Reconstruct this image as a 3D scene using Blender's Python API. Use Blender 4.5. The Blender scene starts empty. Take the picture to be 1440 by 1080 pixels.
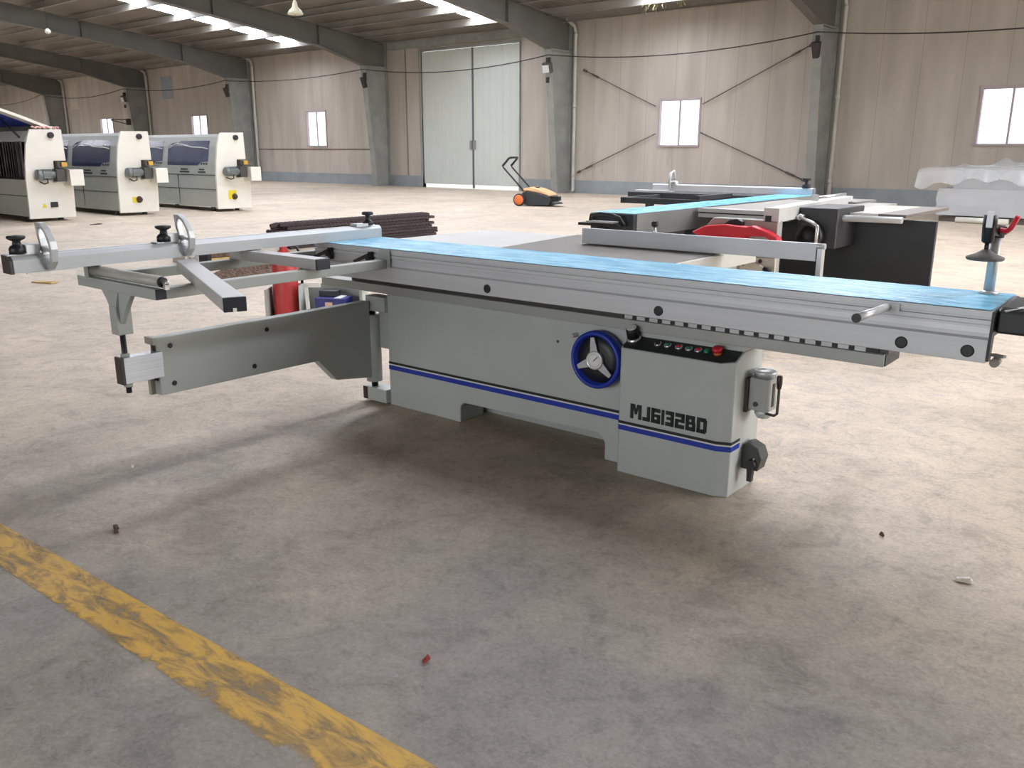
import bpy, bmesh, math, random
from mathutils import Vector as V, Matrix
random.seed(7)
S = bpy.context.scene
COL = S.collection

# ------------------------------------------------------------------ camera, world, lights, exposure
PITCH, ROLL, YAW, CAMZ, FPX = 0.2644, 0.0017, 0.6990, 1.3258, 1214.5
def make_camera():
    cy, sy = math.cos(YAW), math.sin(YAW)
    f0 = V((-sy, cy, 0)); r = V((cy, sy, 0)); up = V((0, 0, 1))
    f = f0*math.cos(PITCH) - up*math.sin(PITCH)
    u = up*math.cos(PITCH) + f0*math.sin(PITCH)
    r2 = r*math.cos(ROLL) + u*math.sin(ROLL); u2 = u*math.cos(ROLL) - r*math.sin(ROLL)
    cd = bpy.data.cameras.new('camera'); co = bpy.data.objects.new('camera', cd); COL.objects.link(co)
    m = Matrix((r2, u2, -f)).transposed().to_4x4(); m.translation = (0, 0, CAMZ)
    co.matrix_world = m
    cd.sensor_width = 36.0; cd.lens = FPX/1440*36.0; cd.clip_end = 300; cd.clip_start = 0.05
    S.camera = co
make_camera()
S.view_settings.view_transform = 'Standard'; S.view_settings.look = 'None'
S.view_settings.gamma = 1; S.view_settings.use_curve_mapping = False
S.view_settings.exposure = 0.0
S.cycles.use_denoising = True
S.cycles.max_bounces = 8; S.cycles.diffuse_bounces = 5; S.cycles.transparent_max_bounces = 12
S.cycles.caustics_reflective = False; S.cycles.caustics_refractive = False
S.cycles.sample_clamp_indirect = 6

W_ = bpy.data.worlds.new('overcast_sky'); S.world = W_; W_.use_nodes = True
bg = W_.node_tree.nodes['Background']; bg.inputs[0].default_value = (0.93, 0.96, 1.0, 1); bg.inputs[1].default_value = 2.6
SKYLIGHT, SKYLIGHT_BOOST = 22.0, 40.0      # roof panel strength; second is boosted for near strips and added far-left fill
def area(name, loc, direction, sx, sy, power, color):
    l = bpy.data.lights.new(name, 'AREA'); l.shape = 'RECTANGLE'; l.size = sx; l.size_y = sy; l.energy = power; l.color = color
    o = bpy.data.objects.new(name, l); COL.objects.link(o); o.location = loc
    o.rotation_euler = V(direction).to_track_quat('-Z', 'Z').to_euler()
    return o
# daylight through the big open gate in the right-hand wall
area('gate_daylight', (13.6, 11.0, 2.9), (-1, 0, -0.12), 10, 5.2, 2300, (1.0, 0.95, 0.88))
# added fill light behind the camera, set at an invented front wall opening
area('front_fill_light', (-2.0, -12.8, 2.9), (0, 1, -0.1), 10, 5.2, 470, (0.95, 0.98, 1.0))

# ------------------------------------------------------------------ materials
def lin(c):
    return tuple(((x/255)/12.92 if x/255 <= 0.04045 else ((x/255+0.055)/1.055)**2.4) for x in c) + (1,)
MATS = {}
def mat(name, rgb, rough=0.5, metal=0.0, var=0.06, scale=6.0, bump=0.0, bscale=None, stretch=None, rgb2=None, spec=0.5, coat=0.0):
    if name in MATS: return MATS[name]
    m = bpy.data.materials.new(name); m.use_nodes = True; nt = m.node_tree; N = nt.nodes; L = nt.links
    b = N['Principled BSDF']; b.inputs['Roughness'].default_value = rough; b.inputs['Metallic'].default_value = metal
    b.inputs['Specular IOR Level'].default_value = spec; b.inputs['Coat Weight'].default_value = coat
    tc = N.new('ShaderNodeTexCoord'); mp = N.new('ShaderNodeMapping'); L.new(tc.outputs['Object'], mp.inputs['Vector'])
    if stretch: mp.inputs['Scale'].default_value = stretch
    no = N.new('ShaderNodeTexNoise'); no.inputs['Scale'].default_value = scale; no.inputs['Detail'].default_value = 6
    L.new(mp.outputs['Vector'], no.inputs['Vector'])
    cr = N.new('ShaderNodeValToRGB'); cr.color_ramp.elements[0].position = 0.3; cr.color_ramp.elements[1].position = 0.7
    c = lin(rgb); c2 = lin(rgb2) if rgb2 else c
    cr.color_ramp.elements[0].color = tuple(x*(1-var) for x in c[:3])+(1,)
    cr.color_ramp.elements[1].color = tuple(min(1, x*(1+var)) for x in c2[:3])+(1,)
    L.new(no.outputs['Fac'], cr.inputs['Fac']); L.new(cr.outputs['Color'], b.inputs['Base Color'])
    if bump:
        n2 = N.new('ShaderNodeTexNoise'); n2.inputs['Scale'].default_value = bscale or scale*4; n2.inputs['Detail'].default_value = 4
        L.new(mp.outputs['Vector'], n2.inputs['Vector'])
        bp = N.new('ShaderNodeBump'); bp.inputs['Strength'].default_value = bump; bp.inputs['Distance'].default_value = 0.02
        L.new(n2.outputs['Fac'], bp.inputs['Height']); L.new(bp.outputs['Normal'], b.inputs['Normal'])
    MATS[name] = m
    return m
def emat(name, rgb, strength):
    m = bpy.data.materials.new(name); m.use_nodes = True; nt = m.node_tree
    b = nt.nodes['Principled BSDF']; b.inputs['Base Color'].default_value = lin(rgb)
    b.inputs['Emission Color'].default_value = lin(rgb); b.inputs['Emission Strength'].default_value = strength
    return m

PAINT = mat('light_grey_paint', (176, 181, 178), 0.45, var=0.03)
PAINT2 = mat('arm_grey_paint', (166, 171, 167), 0.5, var=0.03)
ALU = mat('anodised_aluminium', (200, 203, 208), 0.42, 0.2, 0.05, 5, stretch=(0.3, 8, 8))
ALUF = mat('fence_aluminium', (172, 177, 181), 0.42, 0.15, 0.03, 5, stretch=(8, 0.3, 8))
RIPA = mat('rip_fence_aluminium', (200, 203, 208), 0.45, 0.15, 0.03, 5)
BRUSH = mat('brushed_aluminium', (190, 194, 200), 0.35, 0.5, 0.1, 8, stretch=(8, .5, 30))
CHROME = mat('chrome', (215, 215, 215), 0.28, 0.8, 0.02)
CAST = mat('cast_silver', (190, 192, 194), 0.4, 0.4, 0.05)
BLACK = mat('black_plastic', (26, 27, 30), 0.45, 0, 0.1)
DKBLUE = mat('dark_navy_cap', (34, 38, 48), 0.5, 0, 0.08)
PANEL = mat('black_panel', (38, 40, 42), 0.5, 0, 0.08)
BLUE = mat('stripe_blue', (26, 52, 160), 0.45, 0, 0.03)
STRIPEK = mat('stripe_black', (20, 22, 24), 0.5, 0, 0.03)
WHITE = mat('stripe_white', (225, 225, 222), 0.5, 0, 0.02)
FILM = mat('blue_film', (82, 178, 226), 0.26, 0, 0.14, 9, 0.6, 22, stretch=(0.6, 3.0, 1), rgb2=(140, 212, 240))
IRON = mat('cast_iron_top', (98, 92, 84), 0.5, 0.1, 0.08, 5)
TABW = mat('white_table', (192, 192, 188), 0.45, 0, 0.03)
STEELD = mat('dark_steel', (74, 72, 70), 0.5, 0.3, 0.08)
RED = mat('red_plastic', (206, 40, 58), 0.4, 0, 0.05)
REDC = mat('red_paint', (190, 62, 62), 0.45, 0, 0.08)
GREEN = mat('green_button', (30, 130, 90), 0.4, 0, 0.05)
BROWNP = mat('brown_grip', (52, 30, 28), 0.4, 0, 0.1)
DARKM = mat('dark_machine_grey', (50, 54, 60), 0.5, 0, 0.05)
DARKB = mat('anthracite_body', (44, 48, 53), 0.5, 0, 0.05)
CREAM = mat('cream_panel', (222, 219, 209), 0.45, 0, 0.02)
GREYG = mat('grey_green_paint', (168, 172, 166), 0.45, 0, 0.03)
SEAM = mat('seam_dark_gap', (70, 72, 72), 0.7, 0, 0.05)  # dark joint colour for door gaps, plug and vent slots
NAVYG = mat('tinted_window', (40, 50, 84), 0.22, 0, 0.15, 2.0, rgb2=(52, 62, 92))
MOTOR = mat('motor_grey', (120, 126, 126), 0.4, 0.25, 0.1)
YELLOW = mat('yellow_label', (222, 200, 40), 0.5, 0, 0.05)
ORANGE = mat('orange_plastic', (222, 116, 60), 0.45, 0, 0.06)
CREAMO = mat('sweeper_lid', (226, 184, 138), 0.45, 0, 0.05)
STEELP = mat('steel_primer', (146, 148, 143), 0.6, 0, 0.14, 2.5)
RAFT = mat('rafter_primer', (104, 103, 98), 0.65, 0, 0.10, 1.5)
PURL = mat('purlin_grey', (150, 146, 138), 0.6, 0, 0.10, 1.5)
PIPE = mat('white_pvc', (196, 192, 184), 0.5, 0, 0.08, 3)
CABLEM = mat('cable_black', (50, 46, 44), 0.6, 0, 0.1)
DOORM = mat('gate_sheet', (204, 210, 204), 0.5, 0, 0.03, 1.2)
WFRAME = mat('window_frame', (178, 166, 172), 0.5, 0, 0.05)
CORR = mat('brown_ridged_rubber', (58, 46, 48), 0.75, 0, 0.25, 12)
SCRAPM = mat('brown_scrap', (96, 76, 62), 0.9, 0, 0.45, 22, 0.6, 40)
BOXB = mat('carton_blue', (40, 44, 120), 0.5, 0, 0.08)
TAN = mat('tan_strip', (196, 168, 110), 0.6, 0, 0.2, 10)
BOARD = mat('white_grey_board', (172, 175, 178), 0.55, 0, 0.05, 4)

def wall_mat():
    m = bpy.data.materials.new('sandwich_panel_wall'); m.use_nodes = True; nt = m.node_tree; N = nt.nodes; L = nt.links
    b = N['Principled BSDF']; b.inputs['Roughness'].default_value = 0.65
    tc = N.new('ShaderNodeTexCoord'); sep = N.new('ShaderNodeSeparateXYZ'); L.new(tc.outputs['Object'], sep.inputs[0])
    # vertical streaky dirt
    mp = N.new('ShaderNodeMapping'); mp.inputs['Scale'].default_value = (1.6, 1.6, 0.22); L.new(tc.outputs['Object'], mp.inputs['Vector'])
    n1 = N.new('ShaderNodeTexNoise'); n1.inputs['Scale'].default_value = 1.3; n1.inputs['Detail'].default_value = 8; L.new(mp.outputs[0], n1.inputs['Vector'])
    cr = N.new('ShaderNodeValToRGB'); e = cr.color_ramp.elements
    e[0].position = 0.22; e[0].color = lin((166, 158, 149)); e[1].position = 0.78; e[1].color = lin((202, 194, 184))
    L.new(n1.outputs['Fac'], cr.inputs['Fac'])
    # grime patches low on the wall
    n2 = N.new('ShaderNodeTexNoise'); n2.inputs['Scale'].default_value = 0.9; n2.inputs['Detail'].default_value = 10; n2.inputs['Roughness'].default_value = 0.7
    mp2 = N.new('ShaderNodeMapping'); mp2.inputs['Scale'].default_value = (2.2, 1, 0.8); L.new(tc.outputs['Object'], mp2.inputs['Vector']); L.new(mp2.outputs[0], n2.inputs['Vector'])
    gr = N.new('ShaderNodeMapRange'); gr.inputs['From Min'].default_value = 0.60; gr.inputs['From Max'].default_value = 0.72; L.new(n2.outputs['Fac'], gr.inputs['Value'])
    hz = N.new('ShaderNodeMapRange'); hz.inputs['From Min'].default_value = 2.4; hz.inputs['From Max'].default_value = 0.6; L.new(sep.outputs['Z'], hz.inputs['Value'])
    mul = N.new('ShaderNodeMath'); mul.operation = 'MULTIPLY'; L.new(gr.outputs[0], mul.inputs[0]); L.new(hz.outputs[0], mul.inputs[1])
    mul2 = N.new('ShaderNodeMath'); mul2.operation = 'MULTIPLY'; mul2.inputs[1].default_value = 0.45; L.new(mul.outputs[0], mul2.inputs[0])
    mx = N.new('ShaderNodeMix'); mx.data_type = 'RGBA'; L.new(mul2.outputs[0], mx.inputs['Factor']); L.new(cr.outputs[0], mx.inputs['A']); mx.inputs['B'].default_value = lin((96, 84, 76))
    # panel seams every 0.95 m
    dv = N.new('ShaderNodeMath'); dv.operation = 'MULTIPLY'; dv.inputs[1].default_value = 1/0.95; L.new(sep.outputs['X'], dv.inputs[0])
    fr = N.new('ShaderNodeMath'); fr.operation = 'FRACT'; L.new(dv.outputs[0], fr.inputs[0])
    lt = N.new('ShaderNodeMath'); lt.operation = 'LESS_THAN'; lt.inputs[1].default_value = 0.018; L.new(fr.outputs[0], lt.inputs[0])
    sm = N.new('ShaderNodeMath'); sm.operation = 'MULTIPLY'; sm.inputs[1].default_value = 0.35; L.new(lt.outputs[0], sm.inputs[0])
    mx2 = N.new('ShaderNodeMix'); mx2.data_type = 'RGBA'; L.new(sm.outputs[0], mx2.inputs['Factor']); L.new(mx.outputs['Result'], mx2.inputs['A']); mx2.inputs['B'].default_value = lin((120, 108, 96))
    L.new(mx2.outputs['Result'], b.inputs['Base Color'])
    return m
def floor_mat():
    m = bpy.data.materials.new('worn_concrete'); m.use_nodes = True; nt = m.node_tree; N = nt.nodes; L = nt.links
    b = N['Principled BSDF']
    tc = N.new('ShaderNodeTexCoord')
    def noise(sc, det=8, ro=0.6, scale=(1, 1, 1), dist=0.0):
        mp = N.new('ShaderNodeMapping'); mp.inputs['Scale'].default_value = scale; L.new(tc.outputs['Object'], mp.inputs['Vector'])
        n = N.new('ShaderNodeTexNoise'); n.inputs['Scale'].default_value = sc; n.inputs['Detail'].default_value = det; n.inputs['Roughness'].default_value = ro; n.inputs['Distortion'].default_value = dist
        L.new(mp.outputs[0], n.inputs['Vector']); return n.outputs['Fac']
    def ramp(fac, stops):
        r = N.new('ShaderNodeValToRGB'); el = r.color_ramp.elements
        el[0].position, el[0].color = stops[0][0], stops[0][1]; el[1].position, el[1].color = stops[-1][0], stops[-1][1]
        for p, c in stops[1:-1]:
            e = el.new(p); e.color = c
        L.new(fac, r.inputs['Fac']); return r.outputs['Color']
    def mix(f, a, bb, mode='MIX'):
        x = N.new('ShaderNodeMix'); x.data_type = 'RGBA'; x.blend_type = mode
        if isinstance(f, float): x.inputs['Factor'].default_value = f
        else: L.new(f, x.inputs['Factor'])
        L.new(a, x.inputs['A'])
        if isinstance(bb, tuple): x.inputs['B'].default_value = bb
        else: L.new(bb, x.inputs['B'])
        return x.outputs['Result']
    cream_floor = ramp(noise(0.75, 10, 0.62, dist=0.6), [(0.30, lin((180, 167, 149))), (0.52, lin((198, 183, 164))), (0.72, lin((212, 197, 177)))])
    dim_scuffed = ramp(noise(0.9, 10, 0.66, dist=0.8), [(0.30, lin((126, 121, 115))), (0.52, lin((142, 136, 129))), (0.72, lin((158, 151, 141)))])
    # dim foreground painted into the floor colour over scuffed grey concrete, ragged edges
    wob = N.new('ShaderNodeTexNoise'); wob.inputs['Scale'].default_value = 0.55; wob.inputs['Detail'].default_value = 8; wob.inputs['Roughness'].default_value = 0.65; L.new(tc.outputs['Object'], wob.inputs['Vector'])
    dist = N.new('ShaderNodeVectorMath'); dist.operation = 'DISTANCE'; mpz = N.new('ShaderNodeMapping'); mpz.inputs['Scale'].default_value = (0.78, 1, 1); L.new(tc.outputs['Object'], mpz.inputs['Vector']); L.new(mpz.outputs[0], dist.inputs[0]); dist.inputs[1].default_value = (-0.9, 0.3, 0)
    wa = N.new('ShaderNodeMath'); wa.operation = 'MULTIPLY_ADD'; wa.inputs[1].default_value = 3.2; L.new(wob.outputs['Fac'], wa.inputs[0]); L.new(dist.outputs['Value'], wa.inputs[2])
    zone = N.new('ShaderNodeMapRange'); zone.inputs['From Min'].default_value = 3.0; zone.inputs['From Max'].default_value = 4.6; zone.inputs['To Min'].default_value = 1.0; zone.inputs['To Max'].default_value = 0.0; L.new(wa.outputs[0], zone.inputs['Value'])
    base = mix(zone.outputs[0], cream_floor, dim_scuffed)
    mid = ramp(noise(4.5, 12, 0.78, dist=0.8), [(0.30, (0.55, 0.54, 0.53, 1)), (0.5, (1, 1, 1, 1)), (0.70, (1.18, 1.16, 1.13, 1))])
    c = mix(0.8, base, mid, 'MULTIPLY')
    fine = ramp(noise(70, 6, 0.8), [(0.3, (0.66, 0.66, 0.66, 1)), (0.7, (1.16, 1.16, 1.16, 1))])
    c = mix(0.85, c, fine, 'MULTIPLY')
    spk = ramp(noise(17, 10, 0.82, dist=0.4), [(0.34, (0.62, 0.61, 0.60, 1)), (0.48, (1, 1, 1, 1)), (0.68, (1.15, 1.14, 1.12, 1))])
    c = mix(0.7, c, spk, 'MULTIPLY')
    # smeared dark oil and scrape marks
    sm = N.new('ShaderNodeMapRange'); sm.inputs['From Min'].default_value = 0.60; sm.inputs['From Max'].default_value = 0.74; L.new(noise(1.1, 9, 0.72, (1.0, 2.6, 1), 1.2), sm.inputs['Value'])
    s2 = N.new('ShaderNodeMath'); s2.operation = 'MULTIPLY'; s2.inputs[1].default_value = 0.4; L.new(sm.outputs[0], s2.inputs[0])
    c = mix(s2.outputs[0], c, lin((100, 93, 86)))
    # pale dusty patches
    dp = N.new('ShaderNodeMapRange'); dp.inputs['From Min'].default_value = 0.58; dp.inputs['From Max'].default_value = 0.75; L.new(noise(2.3, 10, 0.75, (1, 1.5, 1), 0.5), dp.inputs['Value'])
    d2 = N.new('ShaderNodeMath'); d2.operation = 'MULTIPLY'; d2.inputs[1].default_value = 0.35; L.new(dp.outputs[0], d2.inputs[0])
    c = mix(d2.outputs[0], c, lin((206, 196, 180)))
    # thin cracks
    vo = N.new('ShaderNodeTexVoronoi'); vo.feature = 'DISTANCE_TO_EDGE'; vo.inputs['Scale'].default_value = 0.7
    nz = N.new('ShaderNodeTexNoise'); nz.inputs['Scale'].default_value = 3; nz.inputs['Detail'].default_value = 6; L.new(tc.outputs['Object'], nz.inputs['Vector'])
    mxv = N.new('ShaderNodeMix'); mxv.data_type = 'VECTOR'; mxv.inputs['Factor'].default_value = 0.18; L.new(tc.outputs['Object'], mxv.inputs['A']); L.new(nz.outputs['Color'], mxv.inputs['B']); L.new(mxv.outputs['Result'], vo.inputs['Vector'])
    ck = N.new('ShaderNodeMapRange'); ck.inputs['From Min'].default_value = 0.0; ck.inputs['From Max'].default_value = 0.008; ck.inputs['To Min'].default_value = 0.28; ck.inputs['To Max'].default_value = 0.0
    L.new(vo.outputs['Distance'], ck.inputs['Value'])
    ckm = N.new('ShaderNodeMath'); ckm.operation = 'MULTIPLY'; L.new(ck.outputs[0], ckm.inputs[0]); L.new(sm.outputs[0], ckm.inputs[1])
    c = mix(ckm.outputs[0], c, lin((70, 64, 60)))
    L.new(c, b.inputs['Base Color'])
    rr = N.new('ShaderNodeMapRange'); rr.inputs['To Min'].default_value = 0.42; rr.inputs['To Max'].default_value = 0.72; L.new(noise(1.6, 8, 0.7), rr.inputs['Value']); L.new(rr.outputs[0], b.inputs['Roughness'])
    b.inputs['Specular IOR Level'].default_value = 0.4
    bp = N.new('ShaderNodeBump'); bp.inputs['Strength'].default_value = 0.35; bp.inputs['Distance'].default_value = 0.01
    L.new(noise(22, 8, 0.7), bp.inputs['Height']); L.new(bp.outputs[0], b.inputs['Normal'])
    return m
def worn_yellow():
    m = bpy.data.materials.new('worn_yellow_paint'); m.use_nodes = True; nt = m.node_tree; N = nt.nodes; L = nt.links
    b = N['Principled BSDF']; b.inputs['Roughness'].default_value = 0.6
    tc = N.new('ShaderNodeTexCoord'); mp = N.new('ShaderNodeMapping'); mp.inputs['Scale'].default_value = (1.2, 4, 1); mp.inputs['Rotation'].default_value = (0, 0, 0.35); L.new(tc.outputs['Object'], mp.inputs['Vector'])
    n = N.new('ShaderNodeTexNoise'); n.inputs['Scale'].default_value = 5; n.inputs['Detail'].default_value = 10; n.inputs['Roughness'].default_value = 0.7; n.inputs['Distortion'].default_value = 0.7; L.new(mp.outputs[0], n.inputs['Vector'])
    cr = N.new('ShaderNodeValToRGB'); e = cr.color_ramp.elements; e[0].position = 0.3; e[0].color = lin((150, 128, 92)); e[1].position = 0.62; e[1].color = lin((206, 162, 62))
    L.new(n.outputs['Fac'], cr.inputs['Fac']); L.new(cr.outputs[0], b.inputs['Base Color'])
    # worn edge: UV-free, from the strip's own cross coordinate
    sep = N.new('ShaderNodeSeparateXYZ'); L.new(tc.outputs['Generated'], sep.inputs[0])
    ed = N.new('ShaderNodeMapRange'); ed.inputs['From Min'].default_value = 0.0; ed.inputs['From Max'].default_value = 0.42; L.new(sep.outputs['Y'], ed.inputs['Value'])
    n3 = N.new('ShaderNodeTexNoise'); n3.inputs['Scale'].default_value = 9; n3.inputs['Detail'].default_value = 9; n3.inputs['Roughness'].default_value = 0.75; L.new(tc.outputs['Object'], n3.inputs['Vector'])
    ad = N.new('ShaderNodeMath'); ad.operation = 'MULTIPLY_ADD'; ad.inputs[1].default_value = 0.55; L.new(ed.outputs[0], ad.inputs[0]); L.new(n3.outputs['Fac'], ad.inputs[2])
    al = N.new('ShaderNodeMapRange'); al.inputs['From Min'].default_value = 0.52; al.inputs['From Max'].default_value = 0.72; L.new(ad.outputs[0], al.inputs['Value'])
    n2 = N.new('ShaderNodeMapRange'); n2.inputs['From Min'].default_value = 0.34; n2.inputs['From Max'].default_value = 0.54; n2.inputs['To Min'].default_value = 0.25; L.new(n.outputs['Fac'], n2.inputs['Value'])
    mu = N.new('ShaderNodeMath'); mu.operation = 'MULTIPLY'; L.new(al.outputs[0], mu.inputs[0]); L.new(n2.outputs[0], mu.inputs[1])
    L.new(mu.outputs[0], b.inputs['Alpha'])
    return m
def clear_mat(name, amount, rgb, rough=0.15):
    m = bpy.data.materials.new(name); m.use_nodes = True; nt = m.node_tree; N = nt.nodes; L = nt.links
    b = N['Principled BSDF']; b.inputs['Base Color'].default_value = lin(rgb); b.inputs['Roughness'].default_value = rough
    tr = N.new('ShaderNodeBsdfTransparent'); mx = N.new('ShaderNodeMixShader'); mx.inputs[0].default_value = amount
    L.new(tr.outputs[0], mx.inputs[1]); L.new(b.outputs[0], mx.inputs[2]); L.new(mx.outputs[0], N['Material Output'].inputs['Surface'])
    return m
def roof_mat():
    m = bpy.data.materials.new('corrugated_roof_sheet'); m.use_nodes = True; nt = m.node_tree; N = nt.nodes; L = nt.links
    b = N['Principled BSDF']; b.inputs['Roughness'].default_value = 0.6
    tc = N.new('ShaderNodeTexCoord')
    w = N.new('ShaderNodeTexWave'); w.wave_type = 'BANDS'; w.bands_direction = 'X'; w.inputs['Scale'].default_value = 1.6; w.inputs['Distortion'].default_value = 0
    L.new(tc.outputs['Object'], w.inputs['Vector'])
    n = N.new('ShaderNodeTexNoise'); n.inputs['Scale'].default_value = 0.8; n.inputs['Detail'].default_value = 6; L.new(tc.outputs['Object'], n.inputs['Vector'])
    cr = N.new('ShaderNodeValToRGB'); e = cr.color_ramp.elements; e[0].color = lin((104, 98, 92)); e[1].color = lin((138, 130, 122)); L.new(n.outputs['Fac'], cr.inputs['Fac'])
    L.new(cr.outputs[0], b.inputs['Base Color'])
    bp = N.new('ShaderNodeBump'); bp.inputs['Strength'].default_value = 0.8; bp.inputs['Distance'].default_value = 0.03; L.new(w.outputs['Fac'], bp.inputs['Height']); L.new(bp.outputs[0], b.inputs['Normal'])
    return m
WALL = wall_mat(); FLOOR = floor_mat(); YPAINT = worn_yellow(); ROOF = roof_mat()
GLASS = clear_mat('window_glass', 0.12, (235, 240, 245), 0.05)
WRAP = clear_mat('plastic_wrap', 0.34, (214, 217, 220), 0.22)
SKYP = emat('translucent_roof_panel', (240, 244, 255), SKYLIGHT)
SKYN = emat('boosted_translucent_panel', (244, 246, 255), SKYLIGHT_BOOST)  # same panel with raised strength, for near and added far-left strips
LENS = emat('lamp_glass', (225, 228, 228), 0.0)
BAND = mat('painted_plinth', (146, 154, 158), 0.7, 0, 0.10, 2.0)

# ------------------------------------------------------------------ mesh helpers
class MB:
    def __init__(s): s.v = []; s.f = []; s.sm = []
    def add(s, vs, fs, sm=False):
        o = len(s.v); s.v += [tuple(p) for p in vs]
        for k, f in enumerate(fs):
            s.f.append([i+o for i in f]); s.sm.append(sm if isinstance(sm, bool) else sm[k])
        return s
    def box(s, x0, x1, y0, y1, z0, z1):
        return s.add([(x0,y0,z0),(x1,y0,z0),(x1,y1,z0),(x0,y1,z0),(x0,y0,z1),(x1,y0,z1),(x1,y1,z1),(x0,y1,z1)],
                     [(0,3,2,1),(4,5,6,7),(0,1,5,4),(1,2,6,5),(2,3,7,6),(3,0,4,7)])
    def bar(s, p0, p1, w, h, up=(0,0,1), w1=None, h1=None):
        p0, p1 = V(p0), V(p1); d = (p1-p0).normalized(); sd = d.cross(V(up)).normalized(); u = sd.cross(d)
        vs = []
        for p, ww, hh in ((p0, w, h), (p1, w1 or w, h1 or h)):
            for a, b in ((-1,-1),(1,-1),(1,1),(-1,1)): vs.append(p+sd*(a*ww/2)+u*(b*hh/2))
        return s.add(vs, [(0,3,2,1),(4,5,6,7),(0,1,5,4),(1,2,6,5),(2,3,7,6),(3,0,4,7)])
    def cyl(s, p0, p1, r, r1=None, n=20):
        return s.lathe(p0, V(p1)-V(p0), [(r, 0), (r if r1 is None else r1, (V(p1)-V(p0)).length)], n)
    def lathe(s, p, ax, prof, n=24):
        p, ax = V(p), V(ax).normalized(); t = V((1,0,0)) if abs(ax.x) < .9 else V((0,1,0))
        a = ax.cross(t).normalized(); b = ax.cross(a); vs = []
        for r, h in prof:
            for k in range(n):
                th = 2*math.pi*k/n; vs.append(p+ax*h+(a*math.cos(th)+b*math.sin(th))*r)
        fs = []; sm = []
        for i in range(len(prof)-1):
            for k in range(n):
                k2 = (k+1) % n; fs.append((i*n+k, i*n+k2, (i+1)*n+k2, (i+1)*n+k)); sm.append(True)
        fs.append(tuple(range(n-1, -1, -1))); sm.append(False)
        fs.append(tuple((len(prof)-1)*n+k for k in range(n))); sm.append(False)
        return s.add(vs, fs, sm)
    def tube(s, pts, r, n=10, closed=False):
        pts = [V(p) for p in pts]; m = len(pts); vs = []; prev = None
        for i, p in enumerate(pts):
            if closed: d = pts[(i+1) % m]-pts[i-1]
            else: d = pts[min(i+1, m-1)]-pts[max(i-1, 0)]
            d.normalize()
            if prev is None:
                t = V((0,0,1)) if abs(d.z) < .9 else V((1,0,0)); a = d.cross(t).normalized()
            else:
                a = (prev - d*prev.dot(d)).normalized()
            prev = a; b = d.cross(a)
            for k in range(n):
                th = 2*math.pi*k/n; vs.append(p+(a*math.cos(th)+b*math.sin(th))*r)
        fs = []; sm = []
        for i in range(m if closed else m-1):
            j = (i+1) % m
            for k in range(n):
                k2 = (k+1) % n; fs.append((i*n+k, i*n+k2, j*n+k2, j*n+k)); sm.append(True)
        if not closed:
            fs.append(tuple(range(n-1, -1, -1))); sm.append(False); fs.append(tuple((m-1)*n+k for k in range(n))); sm.append(False)
        return s.add(vs, fs, sm)
    def prism(s, poly, fn, t0, t1):
        n = len(poly); vs = [fn(u, w, t0) for u, w in poly]+[fn(u, w, t1) for u, w in poly]
        fs = [tuple(range(n-1, -1, -1)), tuple(range(n, 2*n))]+[(i, (i+1) % n, n+(i+1) % n, n+i) for i in range(n)]
        return s.add(vs, fs)
    def xz(s, poly, y0, y1): return s.prism(poly, lambda u, w, t: (u, t, w), y0, y1)
    def yz(s, poly, x0, x1): return s.prism(poly, lambda u, w, t: (t, u, w), x0, x1)
    def xy(s, poly, z0, z1): return s.prism(poly, lambda u, w, t: (u, w, t), z0, z1)
    def build(s, name, m, parent=None, bevel=0.0, seg=2):
        me = bpy.data.meshes.new(name); me.from_pydata(s.v, [], s.f); me.update()
        for p, k in zip(me.polygons, s.sm): p.use_smooth = k
        b = bmesh.new(); b.from_mesh(me); bmesh.ops.recalc_face_normals(b, faces=b.faces); b.to_mesh(me); b.free()
        me.materials.append(m)
        o = bpy.data.objects.new(name, me); COL.objects.link(o)
        if parent: o.parent = parent
        if bevel:
            bm = o.modifiers.new('bevel', 'BEVEL'); bm.width = bevel; bm.segments = seg; bm.limit_method = 'ANGLE'; bm.angle_limit = math.radians(40)
        return o
def tag(o, label, cat, group=None, kind=None):
    o['label'] = label; o['category'] = cat
    if group: o['group'] = group
    if kind: o['kind'] = kind
    return o
def thing(name, label, cat, loc=(0,0,0), rz=0.0, group=None):
    o = bpy.data.objects.new(name, None); COL.objects.link(o); o.location = loc; o.rotation_euler = (0, 0, rz); o.empty_display_size = 0.2
    return tag(o, label, cat, group)
def struct(o, label, cat, group=None): return tag(o, label, cat, group, 'structure')
def arc(cx, cy, r, a0, a1, n=8):
    return [(cx+r*math.cos(math.radians(a0+(a1-a0)*i/n)), cy+r*math.sin(math.radians(a0+(a1-a0)*i/n))) for i in range(n+1)]

# ================================================================== THE BUILDING
YW = 23.105
def roofz(y): return 5.30 + 0.12*(YW-y) if y > 5 else 5.30 + 0.12*(YW-5) - 0.12*(5-y)
X0, X1, YF = -75.0, 14.0, -13.1
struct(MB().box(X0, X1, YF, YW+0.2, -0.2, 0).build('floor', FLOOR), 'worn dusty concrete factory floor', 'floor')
struct(MB().box(X0-5, X1+25, YW+0.2, YW+14, -0.25, -0.02).build('ground_outside', mat('outside_concrete', (190, 188, 180), 0.8)), 'pale concrete yard beyond the big gate', 'ground')
struct(MB().box(X1, X1+25, YF, YW+0.2, -0.25, -0.02).build('ground_outside', MATS['outside_concrete']), 'pale concrete yard outside the right wall opening', 'ground')
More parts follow.
